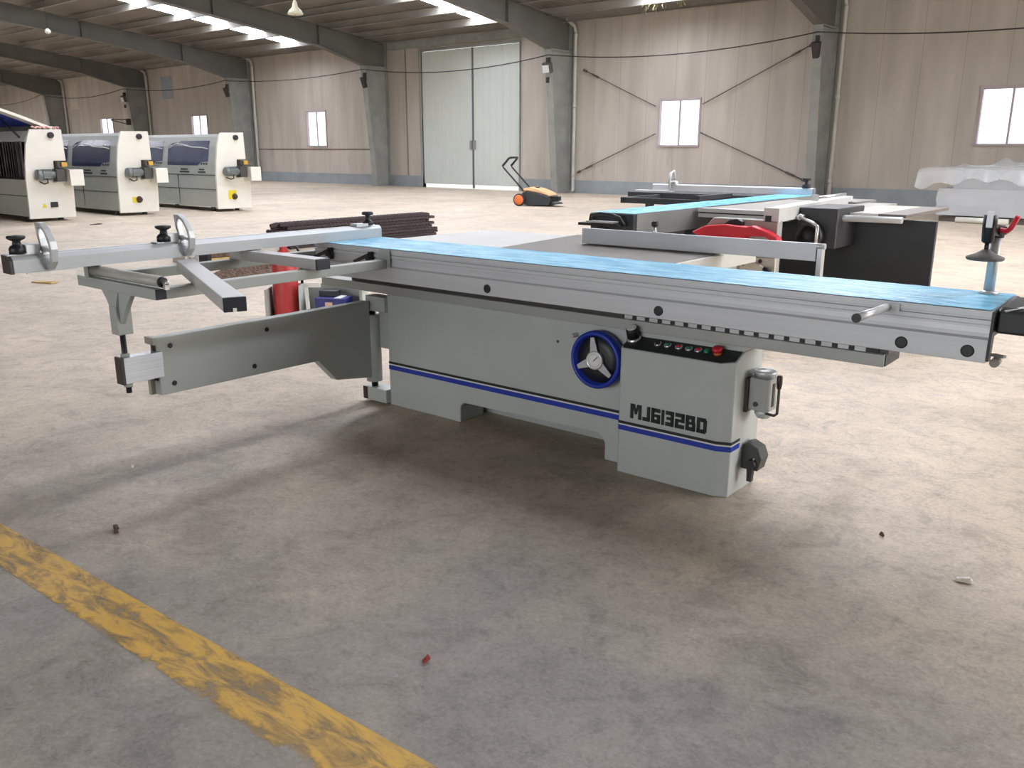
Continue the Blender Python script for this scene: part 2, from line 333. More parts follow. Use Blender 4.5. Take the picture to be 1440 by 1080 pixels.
# painted line on the floor
yl = MB()
P = [(-6.2, 0.88), (-5.0, 0.94), (-3.342, 1.030), (-2.2, 1.088), (-1.175, 1.142), (-0.3, 1.185)]
Q = [(-6.2, 0.73), (-5.0, 0.80), (-3.0, 0.895), (-2.2, 0.925), (-1.4, 0.952), (-0.3, 1.0)]
rot = 0.0471
yv = [(a, b, 0.0015) for a, b in P]+[(a, b, 0.0015) for a, b in Q]
n = len(P); yl.add(yv, [(n+i, n+i+1, i+1, i) for i in range(n-1)])
yo = yl.build('trim_1', YPAINT)
# give the strip axes of its own so that its wear runs along it
rm = Matrix.Rotation(-rot, 4, 'Z'); yo.data.transform(rm); yo.rotation_euler = (0, 0, rot)
struct(yo, 'worn yellow painted line crossing the bare concrete floor', 'floor marking')

# back wall with openings
WIN = [(-13.81, -12.43, 1.43, 2.78), (-5.25, -3.90, 1.44, 2.77), (-30.57, -29.25, 1.45, 2.88), (-39.46, -38.02, 1.47, 2.93), (-48.70, -47.2, 1.47, 2.98), (-58.23, -56.75, 1.47, 3.0)]
DOOR = (-23.72, -19.10, 0.0, 4.72)
def wall_holes(x0, x1, z0, z1, y0, y1, holes):
    b = MB(); xs = sorted({x0, x1, *[h[0] for h in holes], *[h[1] for h in holes]})
    for a, c in zip(xs, xs[1:]):
        hs = sorted([h for h in holes if h[0] <= a+1e-6 and h[1] >= c-1e-6], key=lambda h: h[2]); z = z0
        for h in hs:
            if h[2] > z: b.box(a, c, y0, y1, z, h[2])
            z = h[3]
        if z < z1: b.box(a, c, y0, y1, z, z1)
    return b
struct(wall_holes(X0, X1, 0, 5.45, YW, YW+0.12, WIN+[DOOR]).build('wall_back', WALL), 'beige sandwich panel back wall with dirt streaks', 'wall')
struct(MB().box(X0-0.15, X0, YF, YW, 0, 7.6).build('wall_left', WALL), 'far left end wall of the hall', 'wall')
fwb = MB(); fwb.box(X0, -7.2, YF-0.15, YF, 0, 5.6); fwb.box(3.2, X1, YF-0.15, YF, 0, 5.6)  # middle left open, an added opening for the fill light
struct(fwb.build('wall_front', WALL), 'front wall with an added fill light opening behind the camera', 'wall')
wr = MB(); wr.box(X1, X1+0.15, YF, 5.0, 0, 7.6); wr.box(X1, X1+0.15, 16, YW, 0, 7.6); wr.box(X1, X1+0.15, 5.0, 16, 5.5, 7.6)
struct(wr.build('wall_right', WALL), 'right end wall with an open gateway', 'wall')
# plinth band
for i, (a, c, lab) in enumerate([(X0, -25.35, 'grey blue painted plinth at the back wall left of the gate bay'), (-25.35, DOOR[0], 'short grey blue plinth piece left of the gate'), (DOOR[1], -17.0, 'short grey blue plinth piece right of the gate'), (-17.0, X1, 'grey blue painted plinth under the two sliding windows')]):
    struct(MB().box(a, c, YW-0.03, YW, 0, 0.40).build('baseboard_back', BAND), lab, 'plinth')
# windows
WL = ['small sliding window between the crossed bracing rods', 'sliding window above the wrapped stack of boards', 'small bright window left of the big gate', 'small bright window above the furthest right edge bander', 'small bright window above the middle edge bander', 'small bright window partly behind the opened edge bander']
for i, (a, c, z0, z1) in enumerate(WIN):
    f = MB(); t = 0.05
    f.box(a, a+t, YW-0.03, YW+0.1, z0, z1); f.box(c-t, c, YW-0.03, YW+0.1, z0, z1); f.box(a, c, YW-0.035, YW+0.1, z1-0.07, z1); f.box(a, c, YW-0.05, YW+0.1, z0, z0+0.05)
    w = struct(f.build('window_%d' % (i+1), WFRAME), WL[i], 'window')
    mid = (a+c)/2
    MB().box(mid-0.022, mid+0.022, YW+0.01, YW+0.06, z0+0.05, z1-0.07).build('mullion', WFRAME, w)
    MB().box(a+t, c-t, YW+0.03, YW+0.036, z0+0.05, z1-0.07).build('pane', GLASS, w)
# big gate
def gate():
    a, c, z0, z1 = DOOR; g = MB()
    g.box(a-0.08, a, YW-0.05, YW+0.12, 0, z1+0.08); g.box(c, c+0.04, YW-0.05, YW+0.12, 0, z1+0.08); g.box(a, c, YW-0.05, YW+0.12, z1, z1+0.08)
    d = struct(g.build('door_1', STEELP), 'tall two-leaf pale grey sheet metal gate in the back wall', 'gate')
    m = -21.22
    for x0, x1 in ((a+0.02, m-0.035), (m+0.035, c-0.01)):
        lf = MB(); n = 14; w = (x1-x0)/n
        for k in range(n):
            lf.box(x0+k*w, x0+(k+1)*w, YW+0.02+(0.006 if k % 2 else 0), YW+0.06, 0.13, z1-0.02)
        lf.build('door_leaf', DOORM, d)
    MB().box(m-0.035, m+0.035, YW, YW+0.05, 0.02, z1-0.02).build('centre_stile', mat('seam_steel', (96, 100, 102), 0.6), d)
    h = MB(); h.box(m-0.12, m-0.05, YW-0.05, YW+0.02, 1.35, 1.65); h.box(m+0.05, m+0.12, YW-0.05, YW+0.02, 1.35, 1.65); h.build('handle', STEELP, d)
gate()
struct(MB().box(-25.2, -17.3, YW-0.25, YW, 4.86, 5.1).build('trim_2', STEELP), 'steel header beam above the big gate', 'beam')
struct(MB().box(-24.55, -24.5, YW-0.02, YW, 0.4, 4.86).build('trim_3', mat('seam_brown', (140, 124, 110), 0.7)), 'vertical panel joint between column and gate', 'joint')
# wall patches
struct(MB().box(-41.9, -40.9, YW-0.012, YW, 3.7, 4.75).build('trim_4', mat('patch_blue', (150, 160, 170), 0.7)), 'faded bluish panel patch on the back wall', 'wall patch')
struct(MB().box(-52.0, -51.0, YW-0.012, YW, 3.5, 4.9).build('trim_5', mat('patch_pale', (196, 192, 178), 0.7)), 'pale panel patch on the back wall beside a column', 'wall patch')
struct(MB().box(-34.0, -25.9, YW-0.02, YW, 1.33, 1.37).build('trim_6', mat('rust_line', (116, 92, 78), 0.8, 0, 0.4, 3)), 'thin rusty rail along the wall under a window', 'wall rail')

# frames: column + rafter in each bay line
CX = [(-8.80, 'right of the crossed bracing rods'), (-17.08, 'between the big gate and the bracing rods'), (-25.6, 'left of the big gate'), (-34.45, 'right of the furthest edge bander window'), (-43.4, 'behind the edge banders'), (-52.8, 'at the far left of the hall'), (-62.4, 'beyond the frame of the far left column'), (-0.1, 'behind the wrapped boards'), (8.4, 'nearest the right gateway')]
for xc, where in CX:
    b = MB(); t = 0.012; fw = 0.125
    yo_, yi0, yi1, zk = YW-0.05, 22.42, 22.0, 4.28
    b.yz([(yi0, 0), (yo_, 0), (yo_, zk), (yi1, zk)], xc-t, xc+t)                      # web
    b.yz([(yi0-0.02, 0), (yi0, 0), (yi1+0.01, zk), (yi1-0.02, zk)], xc-fw, xc+fw)                  # inner flange
    b.box(xc-fw, xc+fw, yo_-0.015, yo_+0.01, 0, 5.2)
    b.box(xc-0.14, xc+0.14, yi0-0.1, yo_, 0, 0.03)
    b.box(xc-fw, xc+fw, yi1, yo_, zk-0.012, zk+0.012)                                              # stiffener
    struct(b.build('column', STEELP), 'grey tapered steel column '+where, 'steel column', 'steel columns along the back wall')
    r = MB(); pb = [(22.0, zk+.012), (20.0, 4.80), (16.0, 5.34), (5.0, roofz(5.0)-0.9)]; top = [(y, roofz(y)-0.22) for y in (5.0, 16, 20, 22.9)]
    r.yz(pb+top[:-1]+[(23.02, roofz(23.02)-0.22), (23.02, zk+.012), (22.0, zk+.012)], xc-t, xc+t)
    for (y0, z0), (y1, z1) in zip(pb, pb[1:]): r.bar((xc, y0, z0), (xc, y1, z1), 2*fw, 0.02)
    r.bar((xc, 22.9, roofz(22.9)-0.22), (xc, 5, roofz(5)-0.22), 2*fw, 0.02)
    for y, zz in ((20.0, 4.8), (16.0, 5.34), (11, 5.9)): r.box(xc-fw, xc+fw, y-0.008, y+0.008, zz, roofz(y)-0.22)
    r.yz([(5, roofz(5)-0.9), (5, roofz(5)-0.22), (-13, roofz(-13)-0.22), (-13, roofz(-13)-0.9)], xc-t, xc+t)
    r.bar((xc, 5, roofz(5)-0.9), (xc, -13, roofz(-13)-0.9), 2*fw, 0.02)
    struct(r.build('rafter', RAFT), 'grey tapered roof rafter over the column '+where, 'rafter', 'roof rafters')
# purlins
py = [22.75, 22.0, 20.55, 19.05, 17.55, 15.95, 14.4, 12.9, 11.4, 9.9, 8.4, 6.9, 5.4, 3, 0.5, -2, -4.5, -7, -9.5, -12]
for y in py:
    z = roofz(y)-0.25; b = MB()
    b.box(X0, X1, y-0.008, y, z, z+0.24); b.box(X0, X1, y-0.09, y, z, z+0.008); b.box(X0, X1, y, y+0.09, z+0.232, z+0.24)
    struct(b.build('purlin', PURL), 'thin steel purlin under the roof sheets', 'purlin', 'roof purlins')
c = MB(); c.add([(X0, YW+0.2, roofz(YW+.2)), (X1, YW+0.2, roofz(YW+.2)), (X1, 5, roofz(5)), (X0, 5, roofz(5)), (X1, YF, roofz(YF)), (X0, YF, roofz(YF)),
                 (X0, YW+0.2, roofz(YW+.2)+.1), (X1, YW+0.2, roofz(YW+.2)+.1), (X1, 5, roofz(5)+.1), (X0, 5, roofz(5)+.1), (X1, YF, roofz(YF)+.1), (X0, YF, roofz(YF)+.1)],
                [(0,1,2,3), (3,2,4,5), (6,7,8,9), (9,8,10,11), (0,1,7,6), (5,4,10,11), (1,2,8,7), (2,4,10,8), (0,3,9,6), (3,5,11,9)])
struct(c.build('ceiling', ROOF), 'dim corrugated metal roof with skylight strips', 'ceiling')
# skylight panels between the purlins
SX = [(-57.6, -56.7), (-48.2, -47.3), (-39.3, -38.4), (-30.4, -29.45), (-20.2, -19.3), (-13.75, -12.8), (-5.0, -4.1), (3.6, 4.5)]  # first three strips are unseen, added to brighten the left walls
for k, (a, c_) in enumerate(SX):
    for y0, y1 in zip(py[1:], py[2:]):
        if y1 < (-3 if a < -35 else 5.3) or (a < -35 and y0 > {-57.6: 20.0, -48.2: 17.0, -39.3: 13.5}[a]) or (a in (-5.0, 3.6) and y0 > 16.5): continue
        b = MB(); ya, yb = y1+0.09, y0-0.02
        b.add([(a, ya, roofz(ya)-0.02), (c_, ya, roofz(ya)-0.02), (c_, yb, roofz(yb)-0.02), (a, yb, roofz(yb)-0.02),
               (a, ya, roofz(ya)-0.004), (c_, ya, roofz(ya)-0.004), (c_, yb, roofz(yb)-0.004), (a, yb, roofz(yb)-0.004)],
              [(0,1,2,3), (4,7,6,5), (0,4,5,1), (1,5,6,2), (2,6,7,3), (3,7,4,0)])
        struct(b.build('skylight', SKYN if a in (-5.0, 3.6) or a < -35 else SKYP), 'bright translucent skylight panel between roof purlins', 'skylight', 'skylight strips')

# downpipes
for x, where in [(-8.54, 'right of the column beside the bracing rods'), (-16.80, 'left of the crossed bracing rods'), (-34.02, 'on the column behind the right edge bander'), (-43.15, 'on the column behind the middle edge bander'), (-52.5, 'on the far left column')]:
    b = MB(); b.tube([(x-0.18, YW-0.35, 5.2), (x-0.02, YW-0.14, 5.0), (x, YW-0.1, 4.8), (x, YW-0.1, 0.1), (x, YW-0.2, 0.05)], 0.055, 12)
    for z in (4.7, 2.6, .5): b.cyl((x, YW-0.1, z), (x, YW-0.1, z+0.12), 0.066, n=12)
    tag(b.build('downpipe', PIPE), 'white plastic downpipe '+where, 'pipe', 'downpipes on the back wall')
# bracing rods
for p0, p1, lab in [((-16.66, .64), (-13.86, 1.80), 'lower left bracing rod running down from the window to the column'), ((-12.40, 1.83), (-9.19, .54), 'lower right bracing rod running down from the window to the column'), ((-12.36, 2.59), (-9.30, 3.97), 'upper right bracing rod rising from the window'), ((-16.5, 3.72), (-13.88, 2.57), 'upper left bracing rod rising from the window')]:
    b = MB(); A = V((p0[0], YW-0.06, p0[1])); B = V((p1[0], YW-0.06, p1[1])); b.tube([A, B], 0.014, 8)
    e = A if abs(p0[0]+13) > abs(p1[0]+13) else B; o = B if e is A else A; d = (o-e).normalized()
    b.cyl(e+d*0.35, e+d*0.62, 0.028, n=8); b.cyl(e, e+d*0.12, 0.035, n=8)
    tag(b.build('bracing_rod', mat('rod_steel', (104, 96, 86), 0.6, 0.3)), lab, 'bracing rod', 'crossed bracing rods')
# sagging power cable
def sag(p, q, s, n=14):
    return [V(p).lerp(V(q), i/n) - V((0, 0, s*4*(i/n)*(1-i/n))) for i in range(n+1)]
pts = [(-62, 21.95, 4.1), (-52.8, 21.9, 4.27), (-43.4, 21.9, 4.2), (-34.45, 21.9, 4.17), (-25.5, 21.9, 4.15), (-17.0, 21.9, 4.10), (-8.75, 21.9, 4.10), (0.0, 21.9, 4.10)]
path = []
for (p, q), s in zip(zip(pts, pts[1:]), (.3, .3, .22, .17, .28, .26, .27)):
    path += sag(p, q, s)[(1 if path else 0):]
tag(MB().tube(path, 0.016, 6).build('power_cable', CABLEM), 'dark power cable sagging from column to column', 'cable')
# floodlights on the columns
for x, lit, lab in [(-17.0, 1, 'floodlight with a pale lens on the column right of the gate'), (-25.4, 0, 'dark floodlight on the column left of the gate'), (-8.75, 0, 'dark floodlight on the column right of the crossed rods'), (-34.3, 0, 'dark floodlight on the column behind the right edge bander'), (-43.3, 1, 'floodlight with a pale lens on the column behind the middle edge bander')]:
    t = thing('floodlight', lab, 'lamp', (x, 21.86, 3.46), 0.0, 'floodlights on the columns')
    b = MB(); b.bar((0, 0.10, 0.56), (0, 0, 0.42), 0.05, 0.05); b.box(-.03, .03, -.03, .10, .30, .56); b.build('bracket', CABLEM, t)
    if lit:
        MB().bar((0, 0.04, 0.14), (0.03, -0.06, 0.40), 0.30, 0.14, (0, 1, 0)).build('housing', mat('lamp_housing', (84, 84, 82), 0.5), t, 0.01)
        b = MB(); b.add([(-.11, -.085, .12), (.13, -.085, .12), (.13, -.13, .33), (-.11, -.13, .33), (-.11, -.07, .12), (.13, -.07, .12), (.13, -.115, .33), (-.11, -.115, .33)], [(0,1,2,3), (4,7,6,5), (0,4,5,1), (1,5,6,2), (2,6,7,3), (3,7,4,0)]); b.build('lens', LENS, t)
        MB().box(-.04, .04, -.02, .05, -.16, .0).build('driver_box', CABLEM, t)
    else:
        MB().bar((0, 0.04, 0.05), (0.02, -0.08, 0.40), 0.13, 0.13, (0, 1, 0), 0.22, 0.12).build('housing', CABLEM, t, 0.01)
# wall bracket on the column behind the middle bander
b = MB(); b.bar((-43.4, 21.9, 2.75), (-43.75, 21.3, 2.75), .04, .04); b.bar((-43.4, 21.95, 2.55), (-43.75, 21.3, 2.72), .04, .04); b.box(-43.45, -43.35, 21.9, 22.1, 2.5, 2.8)
tag(b.build('wall_bracket', CABLEM), 'small dark triangular bracket on the column behind the middle edge bander', 'bracket')
# pendant lamp and hanging cords
t = thing('pendant_lamp', 'cream cone shaded lamp hanging from the roof', 'lamp', (-18.71, 14.0, 4.52))
MB().lathe((0, 0, 0), (0, 0, 1), [(0.18, 0), (0.19, 0.02), (0.15, 0.09), (0.07, 0.17), (0.05, 0.28), (0.02, 0.32)], 24).build('lamp_shade', mat('cream_shade', (210, 206, 180), 0.5), t)
MB().cyl((0, 0, 0.3), (0, 0, roofz(14)-4.52), 0.012, n=6).build('cord', PIPE, t)
MB().lathe((0, 0, -0.02), (0, 0, 1), [(0.02, 0), (0.05, .03), (.05, .06)], 12).build('bulb', PIPE, t)
tag(MB().cyl((-17.95, 16.0, 5.25), (-17.95, 16.0, roofz(16)-0.01), 0.014, n=6).build('hanging_cord', PIPE), 'thin pale cord hanging from the roof right of the lamp', 'cord')
t = thing('pendant_lamp', 'tiny bare bulb hanging from the roof at the far left', 'lamp', (-31.6, 13.6, 5.02))
MB().lathe((0, 0, 0), (0, 0, 1), [(0.02, 0), (0.09, 0.05), (0.09, 0.12), (0.03, 0.18)], 12).build('bulb', PIPE, t); MB().cyl((0, 0, 0.17), (0, 0, roofz(13.6)-5.03), 0.01, n=6).build('cord', CABLEM, t)
b = MB()
for k in range(16):
    x = -13.3+random.uniform(-.6, .75); y = 22.1+random.uniform(-.2, .2); z = roofz(22)-.1
    p = [V((x, y, z))]
    for j in range(4): p.append(p[-1]+V((random.uniform(-.06, .06), random.uniform(-.04, .04), -random.uniform(.02, .12))))
    b.tube(p, 0.012, 5)
tag(b.build('hanging_straw', mat('dry_straw', (170, 165, 130), 0.8), ), 'dry straw dangling from a skylight above the braced window', 'straw', kind='stuff')

# ================================================================== THE MAIN SAW (local axes: x along the sliding table towards the camera end, y away from the operator)
H, TW = 0.8697, 0.384
MR = YAW-0.6779
mo = Matrix.Rotation(MR, 3, 'Z') @ V((-0.4707, 2.8539, 0))
saw = thing('panel_saw', 'light grey sliding table saw with blue stripes and long blue filmed table, filling the middle', 'table saw', mo, MR)
def part(b, name, m, parent, bevel=0.0, seg=2, label=None):
    o = b.build(name, m, parent, bevel, seg)
    if label: o['label'] = label
    return o
# --- cabinet
b = MB()
notch = arc(-2.298, 0.065, 0.04, 180, 90, 6)+arc(-1.528, 0.065, 0.05, 90, 0, 6)
b.xz([(-2.846, 0), (-2.338, 0)]+notch+[(-1.478, 0), (-0.864, 0), (-0.864, 0.6015), (-2.846, 0.6015)], 0.219, 0.400)
cab = part(b, 'cabinet', PAINT, saw, 0.006)
def stripes(x0, x1, y, zs, par, tag_=''):
    for nm, m, z0, z1 in (('black_stripe', STRIPEK, zs[0], zs[1]), ('white_stripe', WHITE, zs[2], zs[3]), ('blue_stripe', BLUE, zs[4], zs[5])):
        MB().box(x0, x1, y-0.0012, y+0.0005, z0, z1).build(nm, m, par)
ZS = (0.2285, 0.2405, 0.2225, 0.2265, 0.197, 0.2205)
stripes(-2.845, -1.364, 0.219, ZS, cab)
MB().lathe((-1.74, 0.219, 0.50), (0, -1, 0), [(0.007, -0.002), (0.007, 0.002)], 12).build('plug', SEAM, cab)
# --- control box
plan = [(-1.363, 0.142), (-1.355, 0.134), (-0.913, 0.134), (-0.859, 0.155), (-0.859, 0.402), (-1.363, 0.402)]
def topz(y): return 0.540+min(y-0.134, 0.09)*0.44
b = MB(); n = len(plan)
pl2 = [(-1.363, 0.142), (-1.355, 0.134), (-0.913, 0.134), (-0.859, 0.155), (-0.859, 0.224), (-0.859, 0.402), (-1.363, 0.402), (-1.363, 0.224)]
n = len(pl2)
b.add([(x, y, 0) for x, y in pl2]+[(x, y, topz(y)) for x, y in pl2], [tuple(range(n-1, -1, -1)), (n+0, n+1, n+2, n+3, n+4, n+7), (n+4, n+5, n+6, n+7)]+[(i, (i+1) % n, n+(i+1) % n, n+i) for i in range(n)])
cbx = part(b, 'control_box', PAINT, saw, 0.004)
def wrap(name, m, z0, z1):
    e = 0.0013; pts = [(-1.3635, 0.150), (-1.363, 0.1415), (-1.3552, 0.134), (-0.9128, 0.134), (-0.859, 0.1548), (-0.859, 0.232)]
    outs = [(-1.3635-e, 0.150), (-1.363-e, 0.141), (-1.3558, 0.134-e), (-0.9125, 0.134-e), (-0.859+e, 0.1542), (-0.859+e, 0.232)]
    vs = [(x, y, z) for z in (z0, z1) for x, y in outs]; k = len(outs)
    bb = MB(); bb.add(vs, [(i, i+1, k+i+1, k+i) for i in range(k-1)]); return bb.build(name, m, cbx)
for nm, m, z0, z1 in (('black_stripe', STRIPEK, .2185, .2305), ('white_stripe', WHITE, .2130, .2170), ('blue_stripe', BLUE, .190, .2115)): wrap(nm, m, z0, z1)
# sloping black panel with its buttons
b = MB(); pp = [(-1.358, 0.148), (-1.348, 0.138), (-0.917, 0.138), (-0.866, 0.158), (-0.866, 0.2195), (-1.358, 0.2195)]
n = len(pp); b.add([(x, y, topz(y)) for x, y in pp]+[(x, y, topz(y)+0.003) for x, y in pp], [tuple(range(n-1, -1, -1)), tuple(range(n, 2*n))]+[(i, (i+1) % n, n+(i+1) % n, n+i) for i in range(n)])
pan = part(b, 'button_panel', PANEL, saw)
NP = V((0, -0.40, 0.917))
def on_panel(x, y): return V((x, y, topz(y)+0.003))
for x, kind in ((-1.216, 'sel'), (-1.171, 'g'), (-1.121, 'r'), (-1.077, 'g'), (-1.036, 'r'), (-1.000, 'gl'), (-0.953, 'e')):
    p = on_panel(x, 0.186)
    if kind == 'e':
        MB().lathe(p, NP, [(0.017, 0), (0.017, 0.008), (0.012, 0.010)], 20).build('bezel', mat('orange_ring', (200, 110, 50), .5), pan)
        k = MB().lathe(p, NP, [(0.012, 0), (0.012, 0.012), (0.019, 0.014), (0.020, 0.024), (0.016, 0.030), (0.002, 0.031)], 24).build('emergency_stop', RED, pan)
    elif kind == 'gl':
        MB().lathe(p, NP, [(0.012, 0), (0.013, 0.006), (0.009, 0.011), (0.001, 0.013)], 18).build('pilot_light', GREEN, pan)
    else:
        MB().lathe(p, NP, [(0.0155, 0), (0.0155, 0.006), (0.011, 0.009), (0.011, 0.007)], 20).build('bezel', CHROME, pan)
        if kind == 'sel':
            bb = MB(); bb.lathe(p+NP*0.006, NP, [(0.010, 0), (0.009, 0.008)], 16); bb.bar(p+NP*0.012+V((-.009, .008, 0)), p+NP*0.012+V((.009, -.008, 0)), 0.005, 0.012); bb.build('selector_switch', BLACK, pan)
        else:
            MB().lathe(p+NP*0.004, NP, [(0.0105, 0), (0.010, 0.006), (0.001, 0.007)], 18).build('push_button', GREEN if kind == 'g' else RED, pan)
kp = on_panel(-1.335, 0.195)
MB().lathe(kp, NP, [(0.031, 0), (0.031, 0.006), (0.024, 0.014)], 28).build('knob_base', CHROME, pan)
MB().lathe(kp+NP*.010, NP, [(0.026, 0), (0.025, 0.042), (0.022, 0.046)], 28).build('speed_knob', BLACK, pan)
MB().lathe(kp+NP*.0562, NP, [(0.0215, 0), (0.020, 0.003)], 28).build('knob_cap', WHITE, pan)
# lettering on the control box front
def letter_boxes(ch):
    t = 1.8
    D = {'M': (6.4, [(0,0,t,7), (6.4-t,0,6.4,7)]), 'J': (4.2, [(4.2-t,0,4.2,7), (0,0,4.2,t)]),
         '6': (5, [(0,0,t,7), (0,7-t,5,7), (0,0,5,t), (0,2.9,5,4.2), (5-t,0,5,4.2)]), '1': (1.6, [(0,0,1.6,7)]),
         '3': (4.6, [(0,7-t,4.6,7), (0,0,4.6,t), (.6,2.9,4.6,4.2), (4.6-t,0,4.6,7)]),
         '2': (5, [(0,7-t,5,7), (0,0,5,t), (0,2.9,5,4.2), (5-t,2.9,5,7), (0,0,t,4.2)]),
         'B': (5.2, [(0,0,t,7), (0,7-t,4.8,7), (0,0,5.2,t), (0,2.9,5,4.2), (4.8-t,3.5,4.8,7), (5.2-t,0,5.2,3.6)]),
         'D': (5.2, [(0,0,t,7), (1.9,7-t,4.6,7), (0,0,4.6,t), (5.2-t,.7,5.2,6.3), (4.6-t,0,4.6,t), (4.6-t,7-t,4.6,7)])}
    return D[ch]
txt = 'MJ6132BD'; tot = sum(letter_boxes(c)[0] for c in txt)+0.65*(len(txt)-1)
sx = 0.347/tot; sz = 0.063/7; x = -1.302; b = MB(); yy0, yy1 = 0.134-0.0022, 0.134-0.0002
for ch in txt:
    w, bs = letter_boxes(ch)
    for (a, z0, c, z1) in bs: b.box(x+a*sx, x+c*sx, yy0, yy1, 0.250+z0*sz, 0.250+z1*sz)
    if ch == 'M':
        for poly in ([(1.2, 7), (2.6, 7), (3.7, 2.2), (2.7, 2.2)], [(3.8, 7), (5.2, 7), (3.7, 2.2), (2.7, 2.2)]):
            b.xz([(x+u*sx, 0.250+w_*sz) for u, w_ in poly], yy0, yy1)
    x += (w+0.65)*sx
part(b, 'lettering', STRIPEK, cbx)
# --- hand wheel
wc = V((-1.497, 0.150, 0.463)); AX = V((0, -1, 0))
b = MB(); b.lathe(wc+V((0, .05, 0)), AX, [(0.118, 0), (0.124, 0.004), (0.126, 0.03), (0.124, 0.048), (0.116, 0.055), (0.106, 0.050), (0.104, 0.012), (0.02, 0.012)], 48)
hw = part(b, 'hand_wheel', BLUE, saw, label='blue rimmed hand wheel with a black dished face')
MB().lathe(wc+V((0, .036, 0)), AX, [(0.104, 0), (0.103, 0.012), (0.06, 0.020), (0.001, 0.021)], 40).build('wheel_face', BLACK, hw)
for a in (100, 205, 322):
    ar = math.radians(a); d = V((math.cos(ar), 0, math.sin(ar))); s_ = V((-math.sin(ar), 0, math.cos(ar)))
    vs = []
    for yoff in (0.0, -0.008):
        for r, w in ((0.02, 0.022), (0.098, 0.009)):
            for sg in (-1, 1): vs.append(wc+d*r+s_*(w*sg)+V((0, yoff+(0.010 if r > .05 else 0.008), 0)))
    MB().add(vs, [(0,1,3,2), (4,6,7,5), (0,4,5,1), (1,5,7,3), (3,7,6,2), (2,6,4,0)]).build('spoke', CAST, hw)
MB().lathe(wc+V((0, .016, 0)), AX, [(0.041, 0), (0.041, 0.020), (0.037, 0.022), (0.036, 0.018)], 32).build('dial_bezel', CHROME, hw)
MB().lathe(wc+V((0, -0.001, 0)), AX, [(0.0365, 0), (0.036, 0.002)], 32).build('dial_face', WHITE, hw)
b = MB(); b.bar(wc+V((-.004, -.0045, -.004)), wc+V((.017, -.0045, .018)), .003, .002, (0, 1, 0))
for k in range(24):
    th = k*math.pi/12; d = V((math.cos(th), 0, math.sin(th))); b.bar(wc+d*.026+V((0, -.0035, 0)), wc+d*.030+V((0, -.0035, 0)), .0014, .001, (0, 1, 0))
b.build('dial_needle', BLACK, hw)
MB().lathe(V((-1.64, .2195, .545)), AX, [(0.010, 0), (0.010, 0.03), (0.007, 0.034)], 14).build('crank_pin', CHROME, hw)
MB().cyl(wc+V((0, .05, 0)), (wc.x, 0.222, wc.z), 0.03).build('wheel_shaft', STEELD, hw)
# --- oil pump on the end of the control box
pm = MB(); pm.xy([(-0.846, .256), (-0.775, .256), (-0.764, .268), (-0.764, .335), (-0.775, .347), (-0.846, .347)], 0.345, 0.475)
pump = part(pm, 'oil_pump', mat('pump_grey', (158, 160, 156), .45, .2), saw, 0.004, label='grey hand oil pump with a clear filler cap')
MB().box(-0.860, -0.846, .246, .357, .335, .47).build('mount_plate', STEELD, pump)
MB().lathe((-0.803, .301, .475), (0, 0, 1), [(0.036, 0), (0.036, 0.008), (0.045, 0.010), (0.046, 0.024), (0.042, 0.028), (0.036, 0.026), (0.033, 0.022), (0.001, 0.021)], 28).build('filler_cap', CAST, pump)
MB().lathe((-0.800, .301, .345), (0, 0, -1), [(0.034, 0), (0.034, 0.016), (0.024, 0.034), (0.002, 0.036)], 24).build('pump_base', CAST, pump)
b = MB(); b.box(-0.7655, -0.7615, .288, .308, .362, .455); b.build('sight_glass', BLACK, pump)
MB().lathe((-0.815, .256, .372), (0, -1, 0), [(0.010, 0), (0.010, 0.004), (0.006, 0.005), (0.006, 0.002)], 16).build('port_plug', STEELD, pump)
b = MB(); b.tube([(-0.79, .28, .335), (-0.745, .275, .334), (-0.732, .27, .345), (-0.728, .262, .40), (-0.727, .258, .455)], 0.0055, 10); b.build('pump_lever', STEELD, pump)
MB().lathe((-0.727, .258, .448), (0.0, -0.03, 1), [(0.008, 0), (0.011, 0.02), (0.011, 0.048), (0.008, 0.053)], 16).build('lever_grip', BROWNP, pump)
# --- power switch low on the end face
b = MB(); b.xz([(-0.860, .095), (-0.860, .195), (-0.835, .207), (-0.792, .190), (-0.776, .150), (-0.790, .095)], .262, .335)
sw = part(b, 'power_switch', mat('switch_grey', (62, 62, 60), .5), saw, 0.004, label='dark grey rotary power switch')
b = MB(); b.xz([(-0.826, .13), (-0.800, .13), (-0.804, .055), (-0.822, .055)], .240, .262); b.lathe((-.812, .262, .125), (0, -1, 0), [(.02, 0), (.018, .024)], 18); b.build('switch_lever', BLACK, sw)
MB().lathe((-0.806, .2615, .145), (0, -1, 0), [(0.004, 0), (0.004, 0.003)], 10).build('screw', CHROME, sw)
# --- long support rail under the sliding table
b = MB(); b.yz([(.205, .603), (.205, .646), (.213, .648), (.385, .648), (.385, .603)], -3.35, -0.347)
rail = part(b, 'support_rail', mat('rail_aluminium', (160, 162, 158), .45, .25, .04), saw, 0.002)
MB().box(-0.347, -0.343, .215, .38, .605, .645).build('end_cap', BLACK, rail)
b = MB(); b.box(-1.405, -0.370, .216, .224, .648, .668); cg = part(b, 'roller_cage', BLACK, saw)
pitch = 0.0590
for k in range(17): MB().box(-1.395+k*pitch, -1.395+k*pitch+0.038, .2125, .2159, .6485, .6635).build('roller', CAST, cg)
MB().box(-3.12, -0.34, .225, .36, .648, .785).build('guide_rail', STEELD, saw)
